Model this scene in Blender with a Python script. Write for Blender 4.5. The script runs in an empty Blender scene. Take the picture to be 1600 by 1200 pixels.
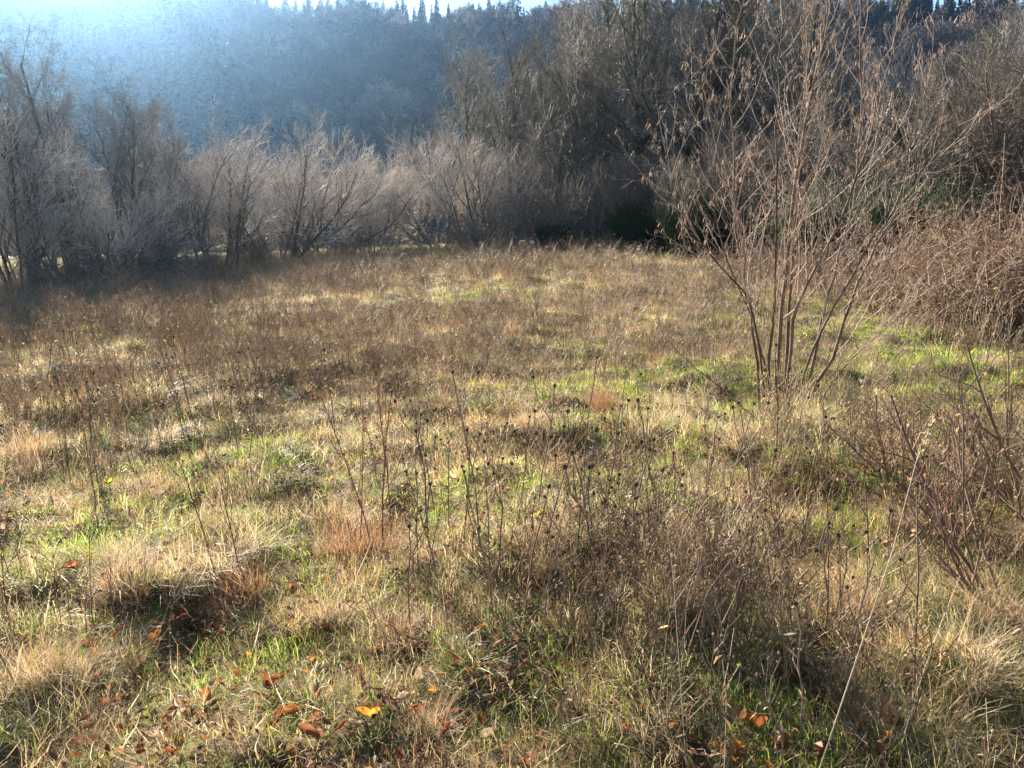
import bpy, math, random
import numpy as np
from mathutils import Vector, Matrix, Euler

SC = bpy.context.scene
COL = SC.collection
R = math.radians
# ------------------------------------------------------------------ camera, sky, sun, exposure
F, PITCH, EYE = 1209.0, R(11.7), 1.62            # focal length in photo pixels (1600 wide), tilt down, eye height
cam_d = bpy.data.cameras.new('camera'); cam = bpy.data.objects.new('camera', cam_d); COL.objects.link(cam)
cam.location = (0, 0, EYE); cam.rotation_euler = (R(90) - PITCH, 0, 0)
cam_d.sensor_width = 36; cam_d.lens = 36 * F / 1600; cam_d.clip_start = 0.05; cam_d.clip_end = 4000
SC.camera = cam
SUN_AZ, SUN_EL = R(-30.5), R(23.5)
world = bpy.data.worlds.new('World'); SC.world = world; world.use_nodes = True
wn = world.node_tree.nodes; wl = world.node_tree.links; wn.clear()
sky = wn.new('ShaderNodeTexSky'); sky.sky_type = 'NISHITA'; sky.sun_disc = False
sky.sun_elevation = SUN_EL; sky.sun_rotation = SUN_AZ; sky.altitude = 200; sky.air_density = 1.0; sky.dust_density = 0.1; sky.ozone_density = 2.0
bg = wn.new('ShaderNodeBackground'); bg.inputs['Strength'].default_value = 0.05
wout = wn.new('ShaderNodeOutputWorld')
tc = wn.new('ShaderNodeTexCoord'); mp = wn.new('ShaderNodeMapping'); mp.inputs['Scale'].default_value = (2.2, 2.2, 13.0)
nz = wn.new('ShaderNodeTexNoise'); nz.inputs['Scale'].default_value = 1.9; nz.inputs['Detail'].default_value = 6; nz.inputs['Roughness'].default_value = 0.55
rp = wn.new('ShaderNodeValToRGB'); rp.color_ramp.elements[0].position = 0.60; rp.color_ramp.elements[1].position = 0.72
mxw = wn.new('ShaderNodeMix'); mxw.data_type = 'RGBA'; mxw.inputs['B'].default_value = (6.5, 6.8, 7.2, 1)
wl.new(tc.outputs['Generated'], mp.inputs['Vector']); wl.new(mp.outputs[0], nz.inputs['Vector']); wl.new(nz.outputs['Fac'], rp.inputs['Fac'])
wl.new(rp.outputs['Color'], mxw.inputs['Factor']); wl.new(sky.outputs['Color'], mxw.inputs['A'])
wl.new(mxw.outputs['Result'], bg.inputs['Color']); wl.new(bg.outputs[0], wout.inputs['Surface'])
sun_d = bpy.data.lights.new('sun', 'SUN'); sun_d.energy = 5.0; sun_d.angle = R(0.53); sun_d.color = (1.0, 0.89, 0.72)
sun = bpy.data.objects.new('sun', sun_d); COL.objects.link(sun)
sv = Vector((math.sin(SUN_AZ) * math.cos(SUN_EL), math.cos(SUN_AZ) * math.cos(SUN_EL), math.sin(SUN_EL)))
sun.rotation_euler = sv.to_track_quat('Z', 'Y').to_euler(); sun.location = sv * 60
vs = SC.view_settings; vs.view_transform = 'Standard'; vs.look = 'None'; vs.gamma = 1; vs.use_curve_mapping = False
vs.exposure = 2.45
SC.render.engine = 'CYCLES'
cy = SC.cycles
cy.max_bounces = 3; cy.diffuse_bounces = 2; cy.glossy_bounces = 1; cy.transmission_bounces = 2; cy.transparent_max_bounces = 4; cy.volume_bounces = 0
cy.caustics_reflective = False; cy.caustics_refractive = False; cy.use_denoising = True; cy.denoising_prefilter = 'NONE'; cy.use_adaptive_sampling = True; cy.adaptive_threshold = 0.06; cy.adaptive_min_samples = 48
HAZE_DENSITY, HAZE_G, HAZE_COL = 0.00048, 0.85, (0.17, 0.32, 0.56, 1)

# ------------------------------------------------------------------ numeric helpers
rng = np.random.default_rng(11); rnd = random.Random(5)
def vnoise(x, y, s, seed=0):
    x = np.asarray(x, float) / s + seed * 17.31; y = np.asarray(y, float) / s - seed * 9.77
    xi = np.floor(x).astype(np.int64); yi = np.floor(y).astype(np.int64); fx = x - xi; fy = y - yi
    fx = fx * fx * (3 - 2 * fx); fy = fy * fy * (3 - 2 * fy)
    def hsh(a, b):
        n = (a * 374761393 + b * 668265263 + seed * 1442695) & 0x7fffffff
        n = ((n ^ (n >> 13)) * 1274126177) & 0x7fffffff
        return ((n ^ (n >> 16)) & 0xffff) / 65535.0
    return (hsh(xi, yi) * (1 - fx) + hsh(xi + 1, yi) * fx) * (1 - fy) + (hsh(xi, yi + 1) * (1 - fx) + hsh(xi + 1, yi + 1) * fx) * fy
def fbm(x, y, s, seed=0, o=3):
    v = 0; a = 1; t = 0
    for i in range(o): v = v + a * vnoise(x, y, s / 2 ** i, seed + i); t += a; a *= 0.5
    return v / t
def sstep(a, b, x):
    t = np.clip((np.asarray(x, float) - a) / (b - a), 0, 1); return t * t * (3 - 2 * t)
def ray(px, py):
    r = (px - 800) / F; u = (600 - py) / F
    return Vector((r, math.cos(PITCH) + u * math.sin(PITCH), u * math.cos(PITCH) - math.sin(PITCH)))
def at(px, py, y):                                 # a point of the place, y metres north of the viewpoint
    d = ray(px, py); return Vector((0, 0, EYE)) + d * (y / d.y)
RIDGE_D, FOOT_D = 275.0, 150.0
_ridge_px = [(-900, -140), (-300, -130), (0, -105), (200, -90), (380, -60), (440, -34), (520, -16), (680, -12), (820, -14), (1000, -18), (1250, -20), (1420, -20), (1600, -22), (2000, -20), (2600, 20)]
_raz = [math.atan2(ray(*p).x, ray(*p).y) for p in _ridge_px]
_rel = [math.atan2(ray(*p).z, math.hypot(ray(*p).x, ray(*p).y)) for p in _ridge_px]
def height(x, y, micro=True):
    x = np.asarray(x, float); y = np.asarray(y, float); d = np.hypot(x, y); az = np.arctan2(x, y)
    yy = np.clip(y, 0, 42)
    z = 0.013 * np.clip(yy - 4, 0, None) + 0.042 * np.clip(x, -16, 16) * sstep(3, 20, yy)
    z = z + 0.9 * sstep(8, 13, x) * sstep(6, 12, y) * (1 - sstep(24, 40, y))          # bank on the right
    z = z - 5.0 * sstep(48, 95, d) * (y > 0) + 0.8 * (vnoise(x, y, 30, 4) - 0.5) * sstep(45, 80, d)
    if micro:
        near = 1 - sstep(60, 120, d)
        z = z + near * (0.26 * (fbm(x, y, 2.3, 2) - 0.5) + 0.10 * sstep(0.40, 0.68, fbm(x, y, 0.8, 7, 2)) + 0.07 * sstep(0.42, 0.66, fbm(x, y, 0.38, 17, 2)) * (1 - sstep(20, 50, d)))
    crest = EYE + np.tan(np.interp(az, _raz, _rel)) * RIDGE_D - 13.0
    front = (np.abs(az) < 2.0)
    hill = np.where(front, crest + 5, 0) * np.clip((d - FOOT_D) / (RIDGE_D - FOOT_D), 0, 1.0) ** 1.08
    hill = hill + front * sstep(FOOT_D, FOOT_D + 40, d) * 7 * (fbm(x, y, 70, 5) - 0.5)
    hill = hill * (1 - 0.5 * sstep(RIDGE_D + 20, RIDGE_D + 330, d))
    return z + hill
def H(x, y): return float(height(np.array([x]), np.array([y]))[0])
_TT = np.geomspace(0.8, 140, 1500)
def G(px, py):                                     # the ground point met by a line of sight
    d = ray(px, py); x = d.x * _TT; y = d.y * _TT; z = EYE + d.z * _TT - height(x, y); k = int(np.argmax(z < 0.0))
    if k == 0: k = len(_TT) - 1
    u = z[k - 1] / (z[k - 1] - z[k] + 1e-9); t = _TT[k - 1] + (_TT[k] - _TT[k - 1]) * min(max(u, 0), 1)
    return Vector((d.x * t, d.y * t, H(d.x * t, d.y * t)))

# ------------------------------------------------------------------ mesh helpers
class Geo:
    def __init__(s): s.V = []; s.P = {3: [], 4: []}; s.C = []; s.n = 0
    def add(s, V, polys, col):
        V = np.asarray(V, float).reshape(-1, 3)
        s.V.append(V)
        for f in polys: f = np.asarray(f); s.P[f.shape[1]].append(f + s.n)
        col = np.asarray(col, float)
        s.C.append(np.broadcast_to(col, (len(V), 3)) if col.ndim == 1 else col); s.n += len(V)
    def mesh(s, name, mat, smooth=False):
        me = bpy.data.meshes.new(name); V = np.concatenate(s.V); me.vertices.add(len(V)); me.vertices.foreach_set('co', V.astype(np.float32).ravel())
        loops = []; starts = []; k = 0
        for q in (3, 4):
            if s.P[q]:
                f = np.concatenate(s.P[q]); loops.append(f.ravel()); starts.append(k + np.arange(len(f)) * q); k += f.size
        loops = np.concatenate(loops); starts = np.concatenate(starts)
        me.loops.add(len(loops)); me.loops.foreach_set('vertex_index', loops.astype(np.int32))
        me.polygons.add(len(starts)); me.polygons.foreach_set('loop_start', starts.astype(np.int32))
        if smooth: me.polygons.foreach_set('use_smooth', np.ones(len(starts), bool))
        C = np.concatenate(s.C); a = me.attributes.new('col', 'FLOAT_COLOR', 'POINT')
        a.data.foreach_set('color', np.concatenate([C, np.ones((len(C), 1))], 1).astype(np.float32).ravel())
        me.update(calc_edges=True); me.materials.append(mat); return me
class Tubes:
    def __init__(s): s.items = []
    def add(s, pts, rad, col, sides=3): s.items.append((np.array([tuple(p) for p in pts], float), np.array(rad, float), col, sides))
    def into(s, g):
        groups = {}
        for it in s.items: groups.setdefault((len(it[1]), it[3]), []).append(it)
        for (n, k), its in groups.items():
            P = np.stack([i[0] for i in its]); r = np.stack([i[1] for i in its]); C = np.stack([np.asarray(i[2], float) for i in its])
            T = np.gradient(P, axis=1); T /= np.linalg.norm(T, axis=2, keepdims=True) + 1e-9
            ref = np.where(np.abs(T[:, :1, 2:3]) > 0.8, np.array([[[1.0, 0.2, 0]]]), np.array([[[0.1, 0.2, 1.0]]]))
            A = np.cross(T, np.broadcast_to(ref, T.shape)); A /= np.linalg.norm(A, axis=2, keepdims=True) + 1e-9
            B = np.cross(T, A); ang = np.arange(k) * 2 * np.pi / k
            V = P[:, :, None] + r[:, :, None, None] * (np.cos(ang)[None, None, :, None] * A[:, :, None] + np.sin(ang)[None, None, :, None] * B[:, :, None])
            i = np.arange(n - 1)[:, None]; j = np.arange(k)[None, :]
            f = np.stack([i * k + j, i * k + (j + 1) % k, (i + 1) * k + (j + 1) % k, (i + 1) * k + j], -1).reshape(-1, 4)
            cap = None
            faces = (f[None] + (np.arange(len(its)) * n * k)[:, None, None]).reshape(-1, 4)
            g.add(V, [faces], np.repeat(C, n * k, 0))
        return g
def pick(pal, n, r=rng, var=0.18, top=0.85):
    pal = np.array(pal, float); c = pal[r.integers(0, len(pal), n)]
    return np.clip(c * (1 + r.uniform(-var, var, (n, 1))), 0, top)
def blades(g, n, rad, L, w, th0, th1, pal, segs=3, r=rng, centre=(0, 0, 0), spread=None, lean=(0, 0), kinky=0.25):
    rr = rad * np.sqrt(r.random(n)); ph = r.random(n) * 2 * np.pi
    bx = rr * np.cos(ph); by = rr * np.sin(ph)
    az = ph + r.normal(0, 0.8, n) if spread is None else r.random(n) * 2 * np.pi
    L = r.uniform(*L, n); a0 = r.uniform(*th0, n); a1 = r.uniform(*th1, n); ww = r.uniform(*w, n) * 0.5
    pos = np.stack([bx, by, np.full(n, -0.02)], 1) + np.array(centre); pts = [pos]; kink = r.normal(0, kinky, (n, segs))
    for k in range(segs):
        th = a0 + a1 * ((k + 0.5) / segs) + kink[:, k] * 0.5; azk = az + kink[:, k]
        pos = pos + (L / segs)[:, None] * np.stack([np.sin(th) * np.cos(azk), np.sin(th) * np.sin(azk), np.cos(th)], 1) + (L / segs * (k + 0.5) / segs)[:, None] * np.array([lean[0], lean[1], -0.25 * math.hypot(*lean)])
        pos[:, 2] = np.maximum(pos[:, 2], 0.004 + 0.02 * r.random(n)) if k > 0 else pos[:, 2]
        pts.append(pos)
    tw = az + np.pi / 2 + r.normal(0, 0.6, n); side = np.stack([np.cos(tw), np.sin(tw), r.normal(0, 0.25, n)], 1)
    rows = []
    for k in range(segs):
        hw = (ww * (1 - (k / segs) ** 2))[:, None]; rows += [pts[k] - side * hw, pts[k] + side * hw]
    rows.append(pts[segs]); V = np.stack(rows, 1); m = 2 * segs + 1
    q = [(2 * k, 2 * k + 1, 2 * k + 3, 2 * k + 2) for k in range(segs - 1)]; t = [(2 * segs - 2, 2 * segs - 1, 2 * segs)]
    off = (np.arange(n) * m)[:, None, None]
    polys = [(np.array(t)[None] + off).reshape(-1, 3)]
    if q: polys.append((np.array(q)[None] + off).reshape(-1, 4))
    g.add(V, polys, np.repeat(pick(pal, n, r), m, 0))
def bead(g, c, rx, rz, col, axis=None, k=6, rings=3):
    c = np.array(c, float); pts = [[0, 0, -rz]]
    for i in range(1, rings + 1):
        a = -math.pi / 2 + math.pi * i / (rings + 1)
        for j in range(k):
            b = 2 * math.pi * (j + 0.5 * (i % 2)) / k; s = 1 + 0.12 * math.sin(7 * j + 3 * i)
            pts.append([rx * s * math.cos(a) * math.cos(b), rx * s * math.cos(a) * math.sin(b), rz * math.sin(a)])
    pts.append([0, 0, rz]); V = np.array(pts)
    if axis is not None:
        q = Vector((0, 0, 1)).rotation_difference(Vector(axis)); M = np.array(q.to_matrix()); V = V @ M.T
    t = [(0, 1 + (j + 1) % k, 1 + j) for j in range(k)]; e = len(pts) - 1; o = 1 + (rings - 1) * k
    t += [(e, o + j, o + (j + 1) % k) for j in range(k)]; qd = []
    for i in range(rings - 1):
        a = 1 + i * k; b = a + k; qd += [(a + j, a + (j + 1) % k, b + (j + 1) % k, b + j) for j in range(k)]
    g.add(V + c, [np.array(t)] + ([np.array(qd)] if qd else []), col)

# ------------------------------------------------------------------ materials
def newmat(name):
    m = bpy.data.materials.new(name); m.use_nodes = True; nt = m.node_tree; nt.nodes.clear(); return m, nt.nodes, nt.links
def leafmat(name, trans=0.4, src='col', inst=False, spec=0.35, rough=0.45, noise=0.0):
    m, n, l = newmat(name); out = n.new('ShaderNodeOutputMaterial')
    if src == 'col': a = n.new('ShaderNodeAttribute'); a.attribute_name = 'col'; c = a.outputs['Color']
    else: a = n.new('ShaderNodeObjectInfo'); c = a.outputs['Color']
    if inst:
        b = n.new('ShaderNodeAttribute'); b.attribute_type = 'INSTANCER'; b.attribute_name = 'tint'
        mx = n.new('ShaderNodeMix'); mx.data_type = 'RGBA'; mx.blend_type = 'MULTIPLY'; mx.inputs['Factor'].default_value = 1
        b2 = n.new('ShaderNodeAttribute'); b2.attribute_name = 'tint'; ad = n.new('ShaderNodeVectorMath'); l.new(b.outputs['Vector'], ad.inputs[0]); l.new(b2.outputs['Vector'], ad.inputs[1])
        l.new(c, mx.inputs['A']); l.new(ad.outputs[0], mx.inputs['B']); c = mx.outputs['Result']
    if noise:
        tcd = n.new('ShaderNodeTexCoord'); nx = n.new('ShaderNodeTexNoise'); nx.inputs['Scale'].default_value = noise; nx.inputs['Detail'].default_value = 3
        l.new(tcd.outputs['Object'], nx.inputs['Vector'])
        rmp = n.new('ShaderNodeMapRange'); rmp.inputs['From Min'].default_value = 0.3; rmp.inputs['From Max'].default_value = 0.7; rmp.inputs['To Min'].default_value = 0.55; rmp.inputs['To Max'].default_value = 1.3
        l.new(nx.outputs['Fac'], rmp.inputs['Value'])
        mx = n.new('ShaderNodeMix'); mx.data_type = 'RGBA'; mx.blend_type = 'MULTIPLY'; mx.inputs['Factor'].default_value = 1
        l.new(c, mx.inputs['A']); l.new(rmp.outputs['Result'], mx.inputs['B']); c = mx.outputs['Result']
    p = n.new('ShaderNodeBsdfPrincipled'); p.inputs['Roughness'].default_value = rough; p.inputs['Specular IOR Level'].default_value = spec
    l.new(c, p.inputs['Base Color'])
    if trans > 0:
        t = n.new('ShaderNodeBsdfTranslucent'); l.new(c, t.inputs['Color']); ms = n.new('ShaderNodeMixShader'); ms.inputs[0].default_value = trans
        l.new(p.outputs[0], ms.inputs[1]); l.new(t.outputs[0], ms.inputs[2]); l.new(ms.outputs[0], out.inputs['Surface'])
    else: l.new(p.outputs[0], out.inputs['Surface'])
    return m
M_GRASS = leafmat('grass_blades', 0.58, inst=True, spec=0.3, rough=0.5)
M_LITTER = leafmat('leaf_litter', 0.35, inst=True, spec=0.06, rough=0.8)
M_STALK = leafmat('dead_stalk_scatter', 0.38, inst=True, spec=0.3, rough=0.5)
M_TUFT = leafmat('tussock_blades', 0.52, spec=0.4, rough=0.45)
M_HEAD = leafmat('seed_head', 0.0, spec=0.08, rough=0.9)
M_STEM = leafmat('dry_stem', 0.0, spec=0.16, rough=0.6)
M_BARK = leafmat('bark', 0.0, spec=0.15, rough=0.75, noise=9.0)
M_TWIG = leafmat('twigs', 0.0, spec=0.12, rough=0.7)
M_CATKIN = leafmat('catkins', 0.4, spec=0.25, rough=0.55)
M_LEAF = leafmat('fallen_leaf', 0.45, src='obj', spec=0.08, rough=0.75, noise=60.0)
M_GREENLEAF = leafmat('green_leaf', 0.35, spec=0.14, rough=0.6)
M_FAR = leafmat('far_foliage', 0.2, inst=True, spec=0.15, rough=0.7)
M_FARTREE = leafmat('far_tree', 0.2, spec=0.15, rough=0.7)
def groundmat():
    m, n, l = newmat('meadow_soil'); out = n.new('ShaderNodeOutputMaterial'); g = n.new('ShaderNodeNewGeometry')
    def noise(sc, det=6):
        x = n.new('ShaderNodeTexNoise'); x.inputs['Scale'].default_value = sc; x.inputs['Detail'].default_value = det; l.new(g.outputs['Position'], x.inputs['Vector']); return x.outputs['Fac']
    def ramp(f, stops):
        x = n.new('ShaderNodeValToRGB'); e = x.color_ramp.elements
        while len(e) < len(stops): e.new(0.5)
        for q, (p, c) in zip(e, stops): q.position = p; q.color = (*c, 1)
        l.new(f, x.inputs['Fac']); return x.outputs['Color']
    near = ramp(noise(7), [(0.3, (0.045, 0.03, 0.018)), (0.5, (0.10, 0.07, 0.035)), (0.62, (0.085, 0.095, 0.025)), (0.75, (0.17, 0.12, 0.06))])
    far = ramp(noise(0.06, 4), [(0.35, (0.13, 0.18, 0.05)), (0.55, (0.20, 0.21, 0.08)), (0.7, (0.22, 0.18, 0.09))])
    vl = n.new('ShaderNodeVectorMath'); vl.operation = 'LENGTH'; l.new(g.outputs['Position'], vl.inputs[0])
    mr = n.new('ShaderNodeMapRange'); mr.inputs['From Min'].default_value = 34; mr.inputs['From Max'].default_value = 50; l.new(vl.outputs['Value'], mr.inputs['Value'])
    mx = n.new('ShaderNodeMix'); mx.data_type = 'RGBA'; l.new(mr.outputs[0], mx.inputs['Factor']); l.new(near, mx.inputs['A']); l.new(far, mx.inputs['B'])
    p = n.new('ShaderNodeBsdfPrincipled'); p.inputs['Roughness'].default_value = 0.9; p.inputs['Specular IOR Level'].default_value = 0.1; l.new(mx.outputs['Result'], p.inputs['Base Color'])
    b = n.new('ShaderNodeBump'); b.inputs['Strength'].default_value = 0.7; b.inputs['Distance'].default_value = 0.03; l.new(noise(28), b.inputs['Height']); l.new(b.outputs[0], p.inputs['Normal'])
    l.new(p.outputs[0], out.inputs['Surface']); return m
M_GROUND = groundmat()
def hillmat():
    m, n, l = newmat('forest_floor'); out = n.new('ShaderNodeOutputMaterial'); g = n.new('ShaderNodeNewGeometry')
    x = n.new('ShaderNodeTexNoise'); x.inputs['Scale'].default_value = 0.05; x.inputs['Detail'].default_value = 8; l.new(g.outputs['Position'], x.inputs['Vector'])
    rmp = n.new('ShaderNodeValToRGB'); e = rmp.color_ramp.elements; e[0].position = 0.35; e[0].color = (0.035, 0.035, 0.02, 1); e[1].position = 0.7; e[1].color = (0.11, 0.08, 0.05, 1); l.new(x.outputs['Fac'], rmp.inputs['Fac'])
    p = n.new('ShaderNodeBsdfPrincipled'); p.inputs['Roughness'].default_value = 0.95; l.new(rmp.outputs[0], p.inputs['Base Color']); l.new(p.outputs[0], out.inputs['Surface']); return m
M_HILL = hillmat()

# ------------------------------------------------------------------ object helpers
def link(name, data, parent=None):
    o = bpy.data.objects.new(name, data); COL.objects.link(o)
    if parent is not None: o.parent = parent
    return o
def tag(o, label, cat, group=None):
    o['label'] = label; o['category'] = cat
    if group: o['group'] = group
    return o
def copy_tree(o, parent=None):
    c = o.copy(); COL.objects.link(c)
    if parent is not None: c.parent = parent; c.matrix_parent_inverse = o.matrix_parent_inverse
    for ch in o.children: copy_tree(ch, c)
    return c
_used = set()
def place(proto, loc, rz=0, s=1.0, label=None, sz=None, tilt=(0, 0)):
    if proto.name in _used: o = copy_tree(proto)
    else: _used.add(proto.name); o = proto
    o.location = loc; o.rotation_euler = (tilt[0], tilt[1], rz); o.scale = (s, s, sz or s)
    if label: o['label'] = label
    return o
def scatter(name, protos, P, rot, scl, idx, tint, label, cat, near=0):
    col = bpy.data.collections.new(name + '_kinds')
    for o in protos: col.objects.link(o)
    me = bpy.data.meshes.new(name); n = len(P); me.vertices.add(n); me.vertices.foreach_set('co', P.astype(np.float32).ravel())
    for nm, ty, arr, key in (('rot', 'FLOAT_VECTOR', rot, 'vector'), ('scl', 'FLOAT_VECTOR', scl, 'vector'), ('tint', 'FLOAT_COLOR', np.concatenate([tint, np.ones((n, 1))], 1), 'color')):
        a = me.attributes.new(nm, ty, 'POINT'); a.data.foreach_set(key, arr.astype(np.float32).ravel())
    a = me.attributes.new('idx', 'INT', 'POINT'); a.data.foreach_set('value', idx.astype(np.int32))
    o = link(name, me); tag(o, label, cat); o['kind'] = 'stuff'
    ng = bpy.data.node_groups.new(name + '_scatter', 'GeometryNodeTree')
    ng.interface.new_socket('Geometry', in_out='INPUT', socket_type='NodeSocketGeometry'); ng.interface.new_socket('Geometry', in_out='OUTPUT', socket_type='NodeSocketGeometry')
    N = ng.nodes; gi = N.new('NodeGroupInput'); go = N.new('NodeGroupOutput'); io = N.new('GeometryNodeInstanceOnPoints')
    ci = N.new('GeometryNodeCollectionInfo'); ci.inputs['Collection'].default_value = col; ci.inputs['Separate Children'].default_value = True; ci.inputs['Reset Children'].default_value = True
    def na(nm, ty):
        x = N.new('GeometryNodeInputNamedAttribute'); x.data_type = ty; x.inputs['Name'].default_value = nm
        return [s for s in x.outputs if s.name == 'Attribute' and s.enabled][0]
    e = N.new('FunctionNodeEulerToRotation'); L = ng.links
    L.new(gi.outputs[0], io.inputs['Points']); L.new(ci.outputs[0], io.inputs['Instance']); io.inputs['Pick Instance'].default_value = True
    L.new(na('idx', 'INT'), io.inputs['Instance Index']); L.new(na('rot', 'FLOAT_VECTOR'), e.inputs[0]); L.new(e.outputs[0], io.inputs['Rotation'])
    L.new(na('scl', 'FLOAT_VECTOR'), io.inputs['Scale'])
    if near > 0:                                     # the nearest clumps become real mesh, the rest stay instances
        ps = N.new('GeometryNodeInputPosition'); ln = N.new('ShaderNodeVectorMath'); ln.operation = 'LENGTH'; cp = N.new('FunctionNodeCompare'); cp.operation = 'LESS_THAN'; cp.inputs['B'].default_value = near
        L.new(ps.outputs[0], ln.inputs[0]); L.new(ln.outputs['Value'], cp.inputs['A'])
        sg = N.new('GeometryNodeSeparateGeometry'); sg.domain = 'INSTANCE'; rz = N.new('GeometryNodeRealizeInstances'); jg = N.new('GeometryNodeJoinGeometry')
        L.new(io.outputs[0], sg.inputs['Geometry']); L.new(cp.outputs[0], sg.inputs['Selection']); L.new(sg.outputs['Selection'], rz.inputs[0]); L.new(rz.outputs[0], jg.inputs[0]); L.new(sg.outputs['Inverted'], jg.inputs[0]); L.new(jg.outputs[0], go.inputs[0])
    else: L.new(io.outputs[0], go.inputs[0])
    md = o.modifiers.new('scatter', 'NODES'); md.node_group = ng; return o

# ------------------------------------------------------------------ ground and hill
def polar(rings, az):
    x = np.outer(rings, np.sin(az)); y = np.outer(rings, np.cos(az)); z = height(x, y)
    n, k = x.shape; V = np.stack([x, y, z], -1).reshape(-1, 3); i = np.arange(n - 1)[:, None]; j = np.arange(k)[None, :]
    f = np.stack([i * k + j, i * k + (j + 1) % k, (i + 1) * k + (j + 1) % k, (i + 1) * k + j], -1).reshape(-1, 4)[:, ::-1]
    return V, f
AZ = np.concatenate([np.linspace(-R(55), R(55), 360, endpoint=False), np.linspace(R(55), 2 * np.pi - R(55), 90, endpoint=False)])
rings = np.concatenate([[0.02], np.geomspace(0.5, 60, 300), np.geomspace(63, 152, 20)])
g = Geo(); V, f = polar(rings, AZ); g.add(V, [f], (1, 1, 1)); ground = link('ground', g.mesh('ground', M_GROUND, True)); ground['kind'] = 'structure'; ground['label'] = 'sloping rough meadow ground under the grass'
g = Geo(); V, f = polar(np.concatenate([[151.5], np.geomspace(156, 700, 46)]), AZ); g.add(V, [f], (1, 1, 1)); hill = link('hill', g.mesh('hill', M_HILL, True)); hill['kind'] = 'structure'; hill['label'] = 'steep wooded hillside closing the valley'

# ------------------------------------------------------------------ far wood on the hill
def far_conifer(seed, h, w, pal):
    r = np.random.default_rng(seed); g = Geo(); tb = Tubes(); tb.add([(0, 0, -1), (0, 0, h * 0.95)], [0.22, 0.03], (0.09, 0.065, 0.05), 4); tb.into(g)
    n = 300; t = r.random(n) ** 0.85 * 0.9 + 0.1; az = r.random(n) * 6.283; L = w * (1.03 - t) ** 0.8 * r.uniform(0.55, 1.15, n) + 0.15
    droop = r.uniform(-0.25, 0.3, n); b = np.stack([0 * t, 0 * t, t * h], 1); d = np.stack([np.cos(az), np.sin(az), -droop], 1)
    s = np.stack([-np.sin(az), np.cos(az), r.normal(0, 0.3, n)], 1) * (0.30 * L + 0.12)[:, None]
    V = np.stack([b + d * (L * 0.15)[:, None], b + d * (0.6 * L)[:, None] + s, b + d * L[:, None] + [0, 0, 0.1], b + d * (0.6 * L)[:, None] - s - [0, 0, 0.25]], 1)
    g.add(V, [(np.array([[0, 1, 2, 3]])[None] + (np.arange(n) * 4)[:, None, None]).reshape(-1, 4)], np.repeat(pick(pal, n, r, 0.3), 4, 0)); return g
def far_bare(seed, h, w, pal):
    r = np.random.default_rng(seed); g = Geo(); tb = Tubes(); tb.add([(0, 0, -1), (0.1, 0, h * 0.4), (0, 0.2, h * 0.75)], [0.25, 0.16, 0.05], pal[0], 4)
    for k in range(7):
        a = r.random() * 6.283; q = w * 0.5 * math.sqrt(r.random()); c = np.array([q * math.cos(a), q * math.sin(a), h * r.uniform(0.5, 0.8)]); R_ = w * r.uniform(0.38, 0.6); col = pick(pal, 1, r)[0]
        tb.add([(0, 0, h * 0.35), c], [0.1, 0.05], pal[2])
        for i in range(46):
            v = r.normal(0, 1, 3); v[2] = abs(v[2]) * 0.9 - 0.25; v /= np.linalg.norm(v); p0 = c + v * R_ * r.uniform(0.3, 0.8); p1 = c + v * R_ * r.uniform(0.95, 1.15) + r.normal(0, 0.15, 3)
            tb.add([p0, p1], [0.07, 0.035], col * r.uniform(0.8, 1.2))
    return tb.into(g)
CON = [(0.035, 0.06, 0.03), (0.05, 0.08, 0.035), (0.03, 0.045, 0.03)]
BARE = [(0.13, 0.10, 0.085), (0.18, 0.14, 0.115), (0.10, 0.08, 0.07), (0.22, 0.175, 0.14)]
far_protos = []
for i in range(3): far_protos.append(bpy.data.objects.new('a_far_conifer', far_conifer(20 + i, 13 + i, 2.6, CON).mesh('far_conifer', M_FAR)))
for i in range(3): far_protos.append(bpy.data.objects.new('b_far_bare', far_bare(30 + i, 11 + i, 4.2, BARE).mesh('far_bare', M_FAR)))
n = 4000; az = rng.uniform(-R(48), R(48), n); d = np.sqrt(rng.uniform(FOOT_D ** 2, (RIDGE_D + 15) ** 2, n))
x = d * np.sin(az); y = d * np.cos(az); z = height(x, y)
cf = fbm(x, y, 45, 9) + 0.28 * sstep(245, 275, d) + 0.16 * (1 - sstep(160, 205, d)) + rng.normal(0, 0.07, n)
kind = np.where(cf > 0.56, rng.integers(0, 3, n), rng.integers(3, 6, n)); sc_ = rng.uniform(0.6, 1.4, n) * (0.75 + 0.6 * fbm(x, y, 22, 14)) * (1 - 0.38 * sstep(240, 265, d)); kind = np.where((d > 258) & (rng.random(n) < 0.35), rng.integers(3, 6, n), kind)
tint = pick([(1, 1, 1), (1.15, 1.1, 1.0), (0.85, 0.9, 0.9)], n, rng, 0.25) * 1.0
tint = tint * (0.55 + 0.9 * fbm(x, y, 28, 12))[:, None]; tint = np.where((kind >= 3)[:, None] & (rng.random(n) < 0.14)[:, None], 2.3, tint)
scatter('hillside_wood', far_protos, np.stack([x, y, z], 1), np.stack([0 * x, 0 * x, rng.random(n) * 6.28], 1), np.stack([sc_, sc_, sc_ * rng.uniform(0.85, 1.15, n)], 1), kind, tint,
        'dense mixed wood of conifers and bare trees covering the hillside', 'wood')
n = 900; az = rng.uniform(-R(46), R(46), n); d = rng.uniform(85, 160, n); x = d * np.sin(az); y = d * np.cos(az)
kind = np.where(rng.random(n) < 0.25, rng.integers(0, 3, n), rng.integers(3, 6, n)); sc_ = rng.uniform(0.35, 0.6, n)
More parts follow.
